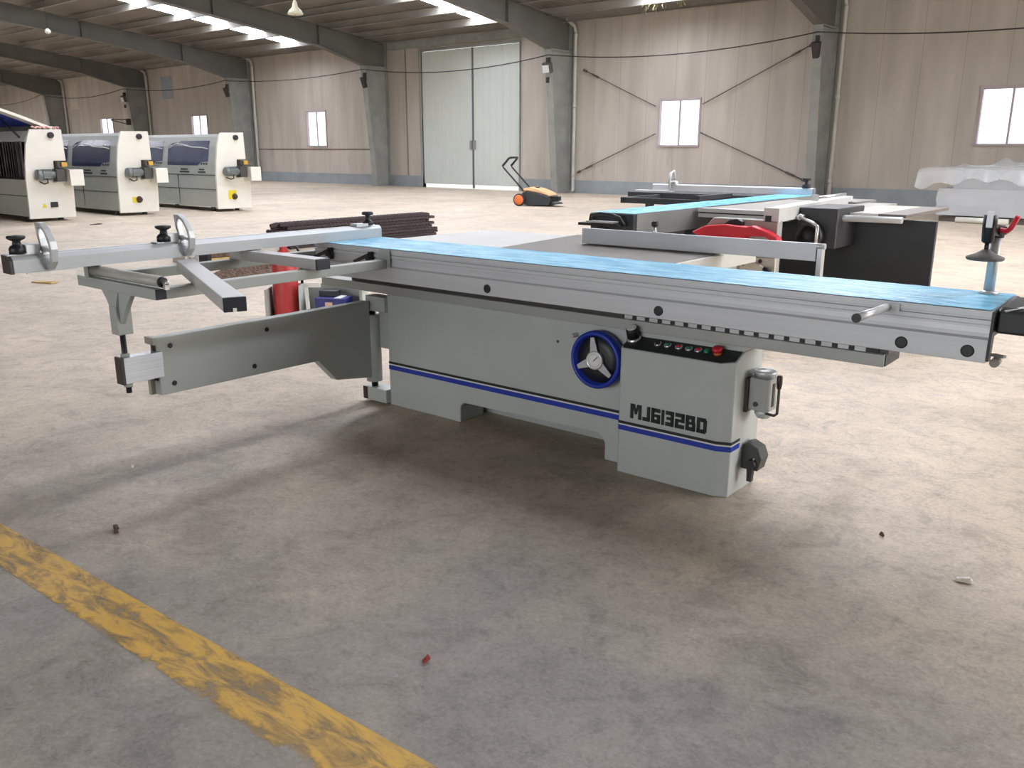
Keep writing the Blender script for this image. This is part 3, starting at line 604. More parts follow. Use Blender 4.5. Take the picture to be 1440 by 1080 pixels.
# --- sliding table
b = MB(); prof = [(0, .868), (0, .848), (.007, .846), (.007, .841), (0, .839), (0, .826), (.006, .823), (.006, .815), (.003, .800), (.003, .788), (-.005, .781), (-.005, .713), (.0, .710), (.034, .710), (.040, .785), (.378, .785), (.384, .80), (.384, .868)]
b.yz(prof, -3.135, -0.004); tab = part(b, 'sliding_table', ALU, saw)
b = MB(); nx, ny = 120, 14; vs = []
for i in range(nx+1):
    for j in range(ny+1):
        xx = -3.134+i/nx*(3.128); yy = -0.001+j/ny*.385
        vs.append((xx, yy, .8705+0.0012*math.sin(xx*7+yy*31)*math.sin(xx*19+yy*11)*(1 if 0 < j < ny else 0)+(random.uniform(0, .0009))))
fs = [(i*(ny+1)+j, (i+1)*(ny+1)+j, (i+1)*(ny+1)+j+1, i*(ny+1)+j+1) for i in range(nx) for j in range(ny)]
b.add(vs, fs, True); part(b, 'protective_film', FILM, tab, label='crinkled light blue protective film')
MB().yz([(0.002, .866), (-.002, .716), (.032, .713), (.038, .788), (.38, .788), (.382, .866)], -0.004, 0.004).build('end_plate', BLACK, tab)
for x in (-1.963, -1.115, -0.245, -0.055): MB().lathe((x, -.005, .742), (0, -1, 0), [(.019, -.002), (.019, .0025), (.015, .0035)], 24).build('plug', BLACK, tab)
b = MB(); b.cyl((-0.30, 0.0, .848), (-0.30, -.300, .857), .0125, n=20); hr = part(b, 'push_bar', CAST, saw)
MB().cyl((-0.30, -.300, .857), (-0.30, -.307, .8572), .0135, n=20).build('bar_cap', BLACK, hr)
MB().box(-.318, -.262, -.006, .002, .840, .862).build('bar_mount', CAST, hr)
# black handle at the camera end
b = MB(); b.yz([(.035, .797), (.035, .866), (.06, .875), (.30, .875), (.33, .855), (.30, .797)], 0.004, 0.115)
eh = part(b, 'end_handle', BLACK, saw, 0.008)
b = MB(); b.bar((.020, .04, .866), (.085, .09, .880), .018, .004); b.build('handle_label', CAST, eh)
b = MB(); b.bar((.016, .07, .80), (.016, .07, .715), .012, .05); b.lathe((.010, .085, .700), (0, -1, 0), [(.014, -.02), (.014, .02)], 16); b.bar((.0, .085, .722), (.035, .07, .722), .016, .008)
part(b, 'end_latch', mat('latch_grey', (136, 132, 126), .5, .2), saw)
# --- hold-down clamp
b = MB(); b.lathe((-.08, .336, .871), (0, 0, 1), [(.030, 0), (.030, .005), (.020, .012)], 24); b.cyl((-.08, .336, .875), (-.08, .336, 1.085), .0165, n=20)
cl = part(b, 'clamp_post', CAST, saw, label='chrome post of the hold-down clamp')
b = MB(); b.lathe((-.08, .336, 1.055), (0, 0, 1), [(.022, 0), (.022, .04)], 20); b.bar((-.08, .336, 1.075), (-.09, .275, 1.085), .026, .034); b.bar((-.08, .336, 1.077), (-.058, .310, 1.080), .02, .026); b.build('clamp_head', STEELD, cl)
b = MB(); b.lathe((-.092, .265, 1.042), (0, 0, 1), [(.012, 0), (.018, .006), (.021, .05), (.021, .088)], 20); b.build('clamp_cylinder', BLACK, cl)
MB().box(-.099, -.081, .243, .262, 1.092, 1.142).build('clamp_plate', CAST, cl)
MB().cyl((-.092, .265, 1.012), (-.092, .265, 1.045), .007, n=12).build('clamp_rod', BLACK, cl)
MB().lathe((-.092, .265, .988), (0, 0, 1), [(.052, 0), (.056, .004), (.055, .010), (.030, .020), (.014, .030), (.010, .034)], 32).build('pressure_pad', mat('pad_grey', (104, 100, 96), .7), cl)
b = MB(); b.tube([(-.066, .300, 1.082), (-.045, .285, 1.080), (-.035, .282, 1.090), (-.018, .275, 1.128)], .0085, 10); b.build('red_lever', RED, cl)
# --- outrigger frame
b = MB(); b.box(-2.635, -2.590, -1.145, -.008, .777, .820); b.box(-3.205, -3.160, -1.145, .16, .777, .820); b.box(-3.205, -2.590, -1.190, -1.145, .777, .820)
fr = part(b, 'outrigger_frame', PAINT2, saw, 0.003)
MB().box(-2.590, -2.585, -1.188, -1.147, .779, .818).build('end_cap', DKBLUE, fr)
MB().box(-2.645, -2.568, -.008, -.005, .783, .864).build('mount_bracket', PAINT2, fr)
b = MB(); b.lathe((-3.10, -1.165, .846), (1, 0, 0), [(.0215, 0), (.0215, .525)], 24); ro = part(b, 'roller', mat('roller_grey', (176, 174, 168), .4), saw)
MB().box(-3.135, -3.10, -1.19, -1.14, .820, .865).build('roller_mount', PAINT2, ro)
b = MB(); b.lathe((-2.575, -1.165, .846), (1, 0, 0), [(.021, 0), (.021, .006), (.016, .010)], 20); b.build('end_ring', BLACK, ro)
b = MB(); b.lathe((-2.567, -1.165, .846), (1, 0, 0), [(.008, 0), (.008, .03), (.004, .034)], 14); b.bar((-2.548, -1.165, .846), (-2.548, -1.165, .820), .018, .014, (1, 0, 0)); b.build('axle_pin', CHROME, ro)
# loose support bars lying on the frame
def flat_bar(p0, p1, w, h, nm, slot=False):
    p0, p1 = V(p0), V(p1); b = MB(); b.bar(p0, p1, w, h); o = part(b, nm, mat('bar_grey', (186, 186, 186), .45, .1, .03), saw, 0.003)
    d = (p1-p0).normalized(); cb = MB(); cb.bar(p1, p1+d*.012, w*1.01, h*1.02); cb.build('end_cap', DKBLUE, o, 0.003)
    sd = V((-d.y, d.x, 0))
    if slot:
        sb = MB(); sb.bar(p1+d*.0121+sd*-.002+V((0, 0, -h*.36)), p1+d*.0135+sd*-.002+V((0, 0, -h*.36)), w*.16, h*.26); sb.build('slot', WHITE, o)
    return o
flat_bar((-2.985, -.8215, .8435), (-1.963, -1.264, .8435), .073, .047, 'support_bar', True)
flat_bar((-3.20, -.4275, .8435), (-2.552, -.4275, .8435), .073, .047, 'support_bar')
# post, spindle and swing arm
b = MB(); b.xz([(-3.05, .777), (-2.805, .777), (-2.842, .735), (-2.878, .690), (-2.915, .640), (-2.955, .640), (-2.985, .690), (-3.012, .735)], -1.172, -1.150)
b.box(-2.972, -2.914, -1.186, -1.122, .598, .715); b.add([(-2.972, -1.186, .715), (-2.914, -1.186, .715), (-2.914, -1.122, .715), (-2.972, -1.122, .715), (-2.96, -1.176, .777), (-2.905, -1.176, .777), (-2.905, -1.14, .777), (-2.96, -1.14, .777)], [(0,3,2,1),(4,5,6,7),(0,1,5,4),(1,2,6,5),(2,3,7,6),(3,0,4,7)])
part(b, 'support_leg', PAINT2, saw, 0.003)
MB().cyl((-2.955, -1.150, .345), (-2.955, -1.150, .61), .0115, n=14).build('spindle', BLACK, saw)
b = MB(); b.yz([(-1.015, .556), (-1.015, .303), (-.168, .297), (-.055, .176), (.185, .140), (.185, .556)], -3.000, -2.945)
arm = part(b, 'swing_arm', PAINT2, saw, 0.004)
for y0, x1, z0, z1 in ((-1.030, -2.944, .527, .557), (-1.035, -2.990, .303, .37)): MB().box(-3.012, x1, y0, -1.012, z0, z1).build('arm_end', mat('arm_end_beige', (166, 160, 150), .6), arm)
MB().box(-2.990, -2.955, -1.016, -1.0145, .365, .53).build('arm_cavity', BLACK, arm)
b = MB(); b.box(-2.982, -2.928, -1.172, -1.0, .388, .498); eb = b.build('extension_bar', BRUSH, arm, 0.002)
MB().box(-2.984, -2.926, -1.182, -1.172, .386, .500).build('bar_cap', mat('cap_brown', (66, 58, 54), .6), arm)
for z, h in ((.498, .016), (.388, -.016)): MB().lathe((-2.955, -1.150, z), (0, 0, h), [(.020, 0), (.020, abs(h))], 6).build('nut', PAINT2, arm)
for y, z in ((-.954, .514), (-.951, .347), (-.461, .506), (-.543, .344)): MB().lathe((-2.945, y, z), (1, 0, 0), [(.011, -.002), (.011, .003), (.008, .004)], 18).build('bolt_head', BLACK, arm)
b = MB(); b.lathe((-2.966, .222, .115), (0, 0, 1), [(.043, 0), (.043, .365)], 28); pv = part(b, 'pivot_post', PAINT, saw)
b = MB(); b.box(-2.985, -2.84, .195, .275, .503, .583); b.box(-2.93, -2.84, .235, .275, .30, .505); part(b, 'pivot_bracket', PAINT, saw, 0.003)
b = MB(); b.box(-3.02, -2.84, .185, .275, .012, .085); part(b, 'pivot_bracket', PAINT, saw, 0.003)
MB().box(-3.018, -2.985, .182, .185, .014, .083).build('bracket_cap', BROWNP, saw)
b = MB(); b.cyl((-2.966, .222, .08), (-2.966, .222, .52), .018, n=16); b.build('pivot_pin', BLACK, pv)
for x in (-3.00, -2.70):
    b = MB(); b.box(x-.008, x+.012, -.022, -.001, .792, .850); b.bar((x, -.03, .835), (x-.075, -.05, .800), .014, .016); b.lathe((x, -.001, .822), (0, -1, 0), [(.014, 0), (.014, .034)], 14); part(b, 'clamp_lever', BLACK, saw)
# --- crosscut fence with its flip stops
b = MB(); b.prism([(-3.044, .871), (-3.044, .919), (-3.060, .934), (-3.082, .934), (-3.084, .930), (-3.094, .930), (-3.096, .936), (-3.114, .936), (-3.114, .871)], lambda u, w, t: (u, t, w), -1.492, TW)
cf = part(b, 'crosscut_fence', ALUF, saw)
b = MB(); b.prism([(-3.043, .868), (-3.043, .920), (-3.060, .936), (-3.115, .938), (-3.115, .869)], lambda u, w, t: (u, t, w), -1.505, -1.492); b.build('end_cap', mat('cap_dark', (56, 50, 50), .5), cf)
MB().box(-3.05, -3.035, -1.45, -1.26, .866, .870).build('scale_plate', WHITE, cf)
def flip_stop(y, ky):
    # D shaped cast lever hanging over the fence face
    x0 = -3.115
    loop = [(x0+.012, 1.052), (x0+.05, 1.052), (x0+.088, 1.030), (x0+.122, .985), (x0+.130, .955), (x0+.122, .908), (x0+.085, .874), (x0+.060, .884), (x0+.048, .93), (x0+.020, 1.000)]
    b = MB(); k = len(loop); cx = sum(p[0] for p in loop)/k; cz = sum(p[1] for p in loop)/k
    inner = [(cx+(x-cx)*.70, cz+(z-cz)*.80) for x, z in loop]; vs = []
    for yy in (y-.014, y+.014): vs += [(x, yy, z) for x, z in loop]+[(x, yy, z) for x, z in inner]
    fs = []
    for i in range(k):
        j = (i+1) % k
        fs += [(i, j, k+j, k+i), (2*k+i, 3*k+i, 3*k+j, 2*k+j), (i, 2*k+i, 2*k+j, j), (k+i, k+j, 3*k+j, 3*k+i)]
    b.add(vs, fs); b.bar((x0+.045, y, .958), (x0+.118, y, .950), .028, .014); b.cyl((x0+.03, y-.03, .957), (x0+.03, y+.02, .957), .012)
    st = part(b, 'flip_stop', CAST, saw, 0.003)
    b = MB(); b.box(-3.108, -3.058, y-.075, y-.022, .936, .975); b.box(-3.108, -3.058, ky-.05, y-.03, .934, .941); b.build('stop_block', CAST, st, 0.004)
    b = MB(); b.lathe((-3.083, ky, .940), (0, 0, 1), [(.030, 0), (.030, .020), (.024, .030), (.016, .034), (.014, .048), (.030, .056), (.034, .062), (.032, .068), (.016, .070), (.012, .066)], 26); b.build('stop_knob', BLACK, st)
flip_stop(-1.36, -1.455); flip_stop(-.775, -.853)
b = MB(); b.lathe((-3.080, .320, .938), (0, 0, 1), [(.028, 0), (.028, .014), (.018, .024), (.013, .030), (.013, .050), (.030, .053), (.030, .066), (.024, .070)], 24); b.build('fence_knob', BLACK, cf)
b = MB(); b.box(-3.108, -3.055, .22, .30, .934, .948); b.build('knob_plate', CAST, cf)
# --- fixed tables, body and rip fence behind the sliding table
b = MB(); b.xy([(-2.226, .398), (-1.287, .398), (-1.287, 1.19), (-2.316, 1.19)][:4], .832, .8690); it = part(b, 'iron_table', IRON, saw, 0.003)
MB().xy([(-1.284, .40), (-1.262, .40), (-1.262, 1.20), (-1.284, 1.20)], .80, .866).build('table_rail', mat('rail_white', (206, 204, 196), .45), it)
b = MB(); b.xy([(-2.93, .40), (-2.230, .40), (-2.320, 1.118), (-2.905, 1.118)], .836, .8680); part(b, 'extension_table', TABW, saw, 0.002)
b = MB(); b.box(-2.68, -1.32, .44, 1.12, 0, .832); part(b, 'saw_body', PAINT2, saw, 0.005)
b = MB(); b.box(-2.010, -.822, .786, .806, .876, .950); b.box(-2.005, -.83, .806, .850, .876, .885); b.box(-1.92, -1.48, .806, .85, .930, .944)
rf = part(b, 'rip_fence', RIPA, saw, 0.002)
b = MB(); b.lathe((-1.62, .828, .944), (0, 0, 1), [(.014, 0), (.010, .012), (.007, .03)], 14); b.build('screw_stud', CHROME, rf); MB().lathe((-1.62, .828, .972), (0, 0, 1), [(.010, 0), (.017, .008), (.017, .024), (.008, .03)], 16).build('fence_knob', BLACK, rf)
b = MB(); b.cyl((-.86, .80, .938), (-.79, .80, .938), .013); b.bar((-.806, .80, .93), (-.806, .80, .60), .036, .02, (1, 0, 0)); b.build('fence_bracket', CAST, rf)
b = MB(); b.box(-.822, -.8205, .790, .804, .885, .925); b.build('bracket_slot', BLACK, rf)
b = MB(); b.cyl((-.806, .66, .615), (-.806, 1.25, .615), .016); b.bar((-.806, .70, .615), (-1.32, .70, .60), .03, .03); b.bar((-.806, 1.2, .615), (-1.32, 1.1, .60), .03, .03); part(b, 'fence_rail', CHROME, saw)

# ================================================================== SECOND SAW behind, seen from its camera end (same kind of local axes)
def LX(X, Y): return (X+3.874, )          # kept for reference only
SR = math.radians(-89)
def w2(X, Y, Z=0.0):
    v = Matrix.Rotation(-SR, 3, 'Z') @ V((X+3.874, Y-5.563, 0)); return V((v.x, v.y, Z))
s2 = thing('panel_saw', 'dark grey sliding table saw with red guard, blue table pointing at the wall', 'table saw', (-3.874, 5.563, 0), SR)
def wpoly(mb, pts, z0, z1):
    return mb.xy([tuple(w2(x, y)[:2]) for x, y in pts], z0, z1)
def wbox(mb, x0, x1, y0, y1, z0, z1): return wpoly(mb, [(x0, y0), (x1, y0), (x1, y1), (x0, y1)], z0, z1)
b = MB(); b.yz([(0, .868), (0, .84), (.006, .82), (-.004, .78), (-.004, .71), (.384, .70), (.384, .868)], -3.75, -.03); t2 = part(b, 'sliding_table', mat('dark_grey_aluminium', (140, 140, 138), .5, .2), s2)  # darker grey aluminium for the second saw's table
b = MB(); nx, ny = 90, 8
b.add([(-3.75+i/nx*3.75, -.001+j/ny*.386, .8700+random.uniform(0, .0018)) for i in range(nx+1) for j in range(ny+1)], [(i*(ny+1)+j, (i+1)*(ny+1)+j, (i+1)*(ny+1)+j+1, i*(ny+1)+j+1) for i in range(nx) for j in range(ny)], True)
part(b, 'protective_film', FILM, t2, label='light blue protective film')
b = MB(); b.yz([(0, .866), (0, .72), (.384, .72), (.384, .866)], -.03, .02); b.build('end_cap', DARKB, t2, .004)
b = MB(); b.tube([(.02, .03, .80), (.07, .03, .815), (.09, .05, .855), (.09, .13, .868), (.09, .24, .862), (.085, .30, .845), (.06, .32, .80), (.02, .32, .79)], .012, 10); b.box(.02, .10, -.06, .30, .775, .795); b.lathe((.05, .12, .74), (0, 0, 1), [(.03, 0), (.045, .01), (.045, .04)], 16)
part(b, 'push_handle', BLACK, s2)
b = MB(); b.box(.03, .11, .02, .26, .800, .812); part(b, 'handle_bar', CAST, s2)
b = MB(); b.box(-3.0, -.9, .08, .32, .62, .70); part(b, 'support_rail', mat('rail_dark', (88, 90, 92), .5), s2)
b = MB(); b.box(-2.9, -1.0, .22, .42, 0, .62); part(b, 'cabinet', DARKB, s2, .006)
# crosscut fence and outrigger at the far end
b = MB(); b.prism([(-3.587, .871), (-3.587, .935), (-3.60, .945), (-3.65, .945), (-3.65, .871)], lambda u, w, t: (u, t, w), -1.556, .37); f2 = part(b, 'crosscut_fence', mat('fence_bright', (214, 217, 222), .4, .1), s2)
MB().prism([(-3.586, .87), (-3.586, .938), (-3.652, .948), (-3.652, .87)], lambda u, w, t: (u, t, w), .37, .378).build('end_cap', mat('cap_mid', (120, 122, 126), .5), f2)
b = MB(); b.lathe((-3.62, .285, .945), (0, 0, 1), [(.045, 0), (.045, .03), (.018, .04), (.018, .075), (.045, .08), (.045, .10)], 18); b.build('fence_knob', BLACK, f2)
b = MB(); b.tube([(-3.60, -1.30, .88), (-3.54, -1.30, .90), (-3.53, -1.30, .98), (-3.55, -1.30, 1.07), (-3.59, -1.28, 1.095), (-3.62, -1.28, 1.0)], .016, 8); b.tube([(-3.62, -1.36, .965), (-3.56, -1.22, .965)], .02, 8); b.build('flip_stop', CAST, f2)
b = MB(); b.box(-3.62, -3.52, -1.75, -1.28, .862, .872); b.build('stop_plate', WHITE, f2)
b = MB(); b.box(-3.40, -3.35, -1.75, 0, .775, .855); b.box(-2.62, -2.57, -1.34, 0, .775, .835); b.box(-3.40, -2.57, -1.36, -1.31, .775, .835); b.box(-3.38, -2.6, -.50, -.43, .836, .875)
part(b, 'outrigger_frame', DARKM, s2, .003)
b = MB(); b.box(-2.63, -2.56, -1.04, -.97, .64, .775); part(b, 'support_leg', DARKM, s2)
# fixed table, body, rails, rip fence
b = MB(); wbox(b, -3.46, -2.45, 6.62, 8.3, .83, .868); part(b, 'iron_table', mat('iron_light', (150, 146, 140), .5, .1), s2, .003)
b = MB(); wbox(b, -3.42, -2.62, 6.93, 8.2, .0, .828); part(b, 'saw_body', DARKB, s2, .004)
b = MB(); wbox(b, -2.95, -1.74, 6.88, 6.925, .03, .828); part(b, 'front_panel', DARKB, s2, .004, label='flat black front panel')
b = MB(); wbox(b, -2.30, -2.24, 6.93, 7.02, 0, .8); part(b, 'leg', DARKB, s2)
b = MB(); wbox(b, -3.47, -2.70, 6.50, 6.60, .80, .83); wbox(b, -3.47, -2.70, 6.49, 6.60, .842, .872); rl = part(b, 'guide_rail', mat('rail_silver', (196, 198, 200), .4, .2), s2)
b = MB(); wbox(b, -3.47, -2.70, 6.52, 6.60, .83, .842); b.build('rail_groove', BLACK, rl)
A = [(-2.680, 6.0), (-2.565, 6.0), (-2.78, 8.1), (-2.90, 8.1)]
b = MB(); wpoly(b, A, .830, .930); r2_ = part(b, 'rip_fence', mat('fence_silver', (208, 208, 206), .4, .1), s2, .002)
b = MB(); wbox(b, -2.665, -2.62, 5.995, 6.0, .835, .875); b.build('fence_slot', BLACK, r2_)
b = MB(); b.tube([w2(-2.76, 7.15, .95), w2(-2.62, 7.45, .975)], .012, 8); b.bar(w2(-2.74, 7.1, .93), w2(-2.74, 7.1, .98), .05, .03, (1, 0, 0)); b.build('fence_stop_rod', CHROME, r2_)
b = MB(); wbox(b, -2.62, -2.32, 6.48, 7.05, .62, .915); cr2 = part(b, 'fence_carriage', mat('carriage_grey', (58, 58, 62), .5), s2, .01)
MB().lathe(w2(-2.50, 6.48, .71), w2(-2.50, 6.3, .71)-w2(-2.50, 6.48, .71), [(.10, 0), (.10, .10), (.075, .10), (.07, .04), (.001, .04)], 28).build('hub', BLACK, cr2)
b = MB(); b.tube([w2(-2.58, 6.42, .845), w2(-2.45, 6.36, .81), w2(-2.415, 6.35, .79), w2(-2.42, 6.36, .62)], .013, 10); b.lathe(w2(-2.58, 6.48, .845), w2(-2.58, 6.38, .845)-w2(-2.58, 6.48, .845), [(.022, 0), (.022, .07)], 14); b.build('clamp_rod', CHROME, cr2)
b = MB(); b.tube([w2(-3.0, 6.60, .832), w2(-1.90, 6.60, .845)], .024, 14); part(b, 'round_bar', CAST, s2)
b = MB(); wbox(b, -2.45, -2.12, 6.75, 7.9, .850, .872); e2 = part(b, 'extension_table', mat('ext_beige', (178, 168, 156), .5), s2)
b = MB(); wbox(b, -2.12, -1.92, 6.75, 7.9, .850, .873); b.build('table_end', mat('ext_end_grey', (112, 106, 100), .5), e2)
b = MB(); wbox(b, -2.45, -2.12, 6.735, 6.75, .848, .874); b.build('table_edge', WHITE, e2)
b = MB(); wbox(b, -3.1, -2.70, 7.95, 8.5, .868, .885); part(b, 'rear_table', mat('rear_grey', (128, 126, 122), .5), s2)
# control box with red guard resting in front, at the camera end
def w2xz(mb, pts, y0, y1):
    k = len(pts); vs = [w2(x, y0, z) for x, z in pts]+[w2(x, y1, z) for x, z in pts]
    return mb.add(vs, [tuple(range(k-1, -1, -1)), tuple(range(k, 2*k))]+[(i, (i+1) % k, k+(i+1) % k, k+i) for i in range(k)])
b = MB(); w2xz(b, [(-3.23, .10), (-3.24, .66), (-3.075, .842), (-2.57, .842), (-2.57, .10)], 6.0, 6.09); cb2 = part(b, 'control_box', mat('box_grey', (166, 166, 162), .5), s2, .006)
b = MB(); w2xz(b, [(-3.20, .735), (-3.10, .785), (-2.93, .805), (-2.76, .795), (-2.72, .805), (-2.60, .770), (-2.53, .735), (-2.50, .68), (-2.53, .655), (-2.56, .700), (-2.62, .735), (-2.77, .730), (-2.77, .665), (-3.05, .665)], 5.90, 5.985)
part(b, 'blade_guard', RED, s2, .012, 3, label='red plastic blade guard')
b = MB(); w2xz(b, [(-2.97, .80), (-2.92, .835), (-2.86, .845), (-2.82, .825), (-2.82, .78)], 5.95, 5.999); b.build('knob', BLACK, cb2, .006)
b = MB(); w2xz(b, [(-2.815, .40), (-2.815, .575), (-2.548, .575), (-2.548, .40)], 5.955, 5.975); wp = part(b, 'bracket_plate', mat('bracket_cream', (214, 208, 198), .5), s2)
for x, z in ((-2.79, .525), (-2.66, .553)): MB().lathe(w2(x, 5.955, z), w2(x, 5.93, z)-w2(x, 5.955, z), [(.016, 0), (.014, .008)], 12).build('bolt', BROWNP, wp)
b = MB(); b.tube([w2(-2.68, 5.94, .54), w2(-2.62, 5.93, .505)], .010, 8); b.build('lever', WHITE, wp); b = MB(); b.tube([w2(-2.62, 5.93, .505), w2(-2.57, 5.93, .485)], .016, 8); b.build('lever_grip', BLACK, wp)
b = MB(); b.lathe(w2(-3.03, 5.999, .575), w2(-3.03, 5.9, .575)-w2(-3.03, 5.999, .575), [(.06, 0), (.055, .06), (.02, .065)], 20); b.build('black_knob', BLACK, cb2)
b = MB(); b.lathe(w2(-2.90, 5.999, .53), w2(-2.90, 5.9, .53)-w2(-2.90, 5.999, .53), [(.05, 0), (.05, .03), (.03, .05)], 20); b.build('rotary_knob', STEELD, cb2)

# ================================================================== EDGE BANDERS
def bander(xe, yf, label, opened=False, yellow=True):
    t = thing('edge_banding_machine', label, 'machine', (xe, yf, 0), 0, 'edge banders along the left')
    L = -6.0
    MB().yz([(0.0, .06), (.015, .50), (.02, .78), (.045, 1.06), (.10, 1.40), (.165, 1.60), (.20, 1.685), (.77, 1.69), (.785, 1.117), (.555, 1.117), (.55, .96), (.86, .96), (.87, .66), (.85, .06)], -.055, 0).build('end_plate', CREAM, t, .006)
    b = MB(); b.yz([(.012, .10), (.84, .10), (.84, .775), (.024, .775)], L, -.055); base = b.build('base', GREYG, t)
    b = MB()
    for z in (.47, .775): b.box(L, -.055, .008 if z < .6 else .016, .03, z, z+.012)
    for x in (-1.6, -3.2, -4.7): b.box(x, x+.012, .010, .03, .12, .775)
    b.build('door_gap', SEAM, base)
    if not opened:
        hood = MB().yz([(.03, .787), (.05, 1.06), (.107, 1.40), (.172, 1.60), (.21, 1.655), (.75, 1.66), (.75, .787)], L, -.055).build('hood', GREYG, t, .004)
        def fy(z):
            pts = [(.787, .03), (1.06, .05), (1.40, .107), (1.60, .172)]
            for (z0, y0), (z1, y1) in zip(pts, pts[1:]):
                if z <= z1: return y0+(y1-y0)*(z-z0)/(z1-z0)
            return .172
        for k in range(3):
            x1 = -.33-k*1.95; x0 = x1-1.72
            ring = [(x0, .985), (x1-.42, .985), (x1-.30, 1.06), (x1, 1.075), (x1, 1.515), (x0+.50, 1.515), (x0+.30, 1.43), (x0, 1.40)]
            b = MB()
            # split at the fold heights so that the pane follows the curved hood
            zs = [.985, 1.06, 1.075, 1.40, 1.43, 1.515]
            def xr_(z):
                l = x0 if z <= 1.40 else (x0+(z-1.40)/.03*.30 if z < 1.43 else x0+.30+(z-1.43)/.085*.20)
                r = x1 if z >= 1.075 else (x1-.42+(z-.985)/.075*.12 if z <= 1.06 else x1-.30+(z-1.06)/.015*.30)
                return l, r
            vs = []
            for z in zs:
                l, r = xr_(z); vs += [(l, fy(z)-.006, z), (r, fy(z)-.006, z)]
            b.add(vs, [(2*i, 2*i+1, 2*i+3, 2*i+2) for i in range(len(zs)-1)])
            b.build('window', NAVYG, hood)
            b = MB()
            for q in range(3): b.box(x1-.30+q*.10, x1-.24+q*.10, fy(1.03)-.008, fy(1.03)+.02, 1.005, 1.04)
            for q in range(3): b.bar((x0+.02+q*.07, fy(1.45)-.004, 1.42+q*.02), (x0+.22+q*.07, fy(1.45)-.004, 1.44+q*.02), .01, .014)
            b.build('window_marks', NAVYG, hood)
            cz_ = [(x0+.05, 1.36), (x0+.32, 1.455), (x0+.62, 1.44), (x0+1.0, 1.385), (x1-.25, 1.37), (x1-.03, 1.345)]
            MB().tube([(xx, fy(zz)-.014, zz) for xx, zz in cz_], .011, 6).build('window_cable', WHITE, hood)  # thin white wavy line across each window
            for xx, w, m in ((x1-1.15, .36, BLACK), (x1-.38, .26, SEAM)):
                b = MB(); b.box(xx, xx+w*.8, fy(.9)-.006, fy(.9)+.02, .885, .915); b.box(xx-.04, xx+w, fy(.85)-.006, fy(.85)+.02, .825, .860); b.build('vent_slot', m, hood)
    else:
        MB().yz([(.20, .787), (.20, 1.50), (.75, 1.66), (.75, .787)], L, -.055).build('inner_body', mat('dark_inside', (58, 56, 58), .6), t)
        MB().yz([(.10, 1.46), (.20, 1.66), (.75, 1.67), (.75, 1.60), (.22, 1.56), (.14, 1.46)], L, -.055).build('hood_rail', GREYG, t)
        b = MB(); x = -.07
        while x > -5.8:
            w = random.uniform(.05, .09); y = .09+random.uniform(-.02, .02)
            b.add([(x, y, .80), (x-w, y+.02, .80), (x-w, y+.02, 1.47), (x, y, 1.47), (x, y+.01, .80), (x-w, y+.03, .80), (x-w, y+.03, 1.47), (x, y+.01, 1.47)], [(0,1,2,3), (4,7,6,5), (0,4,5,1), (1,5,6,2), (2,6,7,3), (3,7,4,0)]); x -= w*.92
        b.build('strip_curtain', mat('smoky_strip', (62, 58, 60), .25, 0, .5, 6, stretch=(6, 6, .6), rgb2=(112, 108, 112)), t)
        lid = MB().yz([(.72, 1.70), (.45, 1.80), (.10, 1.935), (-.35, 2.09), (-.36, 2.04), (.08, 1.885), (.43, 1.75), (.70, 1.655)], L, -.06).build('raised_hood', CREAM, t, .004)
        MB().yz([(.40, 1.757), (.10, 1.873), (-.15, 1.957), (-.152, 1.951), (.095, 1.867), (.397, 1.751)], -2.4, -.35).build('window', mat('blue_window', (44, 70, 170), .25), lid)
        MB().cyl((-.30, .16, 1.50), (-.62, -.05, 1.90), .018, n=10).build('gas_strut', BLACK, t)
    # things on the end plate
    MB().lathe((0, .555, 1.585), (1, 0, 0), [(.055, 0), (.055, .05), (.040, .055)], 20).build('port', BLACK, t)
    mb_ = MB().lathe((.11, .17, .868), (0, 1, 0), [(.05, 0), (.094, .008), (.098, .03), (.098, .085), (.088, .09), (.088, .27), (.075, .29), (.075, .36)], 24)
    for q in range(20):
        a_ = q*math.pi/10; mb_.bar((.11+.092*math.cos(a_), .26, .868+.092*math.sin(a_)), (.11+.092*math.cos(a_), .44, .868+.092*math.sin(a_)), .010, .016, (math.cos(a_), 0, math.sin(a_)))
    mo_ = mb_.build('motor', MOTOR, t)
    MB().box(.08, .20, .26, .40, .80, .93).build('terminal_box', MOTOR, mo_, .006)
    b = MB(); b.box(.02, .2, .50, .66, .74, .97); b.build('motor_flange', STEELD, mo_, .006)
    b = MB(); b.tube([(.19, .33, .80), (.18, .33, .72), (.14, .28, .70), (.05, .26, .73), (0, .26, .74)], .012, 8); b.build('motor_cable', BLACK, mo_)
    MB().box(0, .14, .50, .66, .72, .735).build('motor_shelf', CREAM, t)
    MB().box(0.0, .30, .70, .955, .66, .955).build('outfeed_box', CREAM, t, .004)
    b = MB(); b.box(-.1, .20, .56, .85, .985, 1.01); b.box(-.05, .12, .57, .62, 1.01, 1.11); b.build('outfeed_guide', STEELD, t)
    b = MB(); b.box(.02, .14, .64, .74, 1.01, 1.09); b.build('outfeed_roller', mat('amber', (206, 160, 60), .5), t)
    if yellow:
        MB().box(0, .004, .28, .28+yellow, .26, .26+(.11 if yellow < .15 else .20)).build('warning_label', YELLOW, t)
        MB().lathe((0, .43, .32), (1, 0, 0), [(.07, 0), (.06, .03), (.035, .04), (.03, .08)], 20).build('main_switch', mat('switch_dark', (66, 52, 48), .5), t)
    else:
        MB().box(0, .03, .40, .53, .26, .36).build('main_switch', BLACK, t, .008)
        MB().yz([(.24, .26), (.33, .26), (.285, .35)], 0, .003).build('warning_label', YELLOW, t)
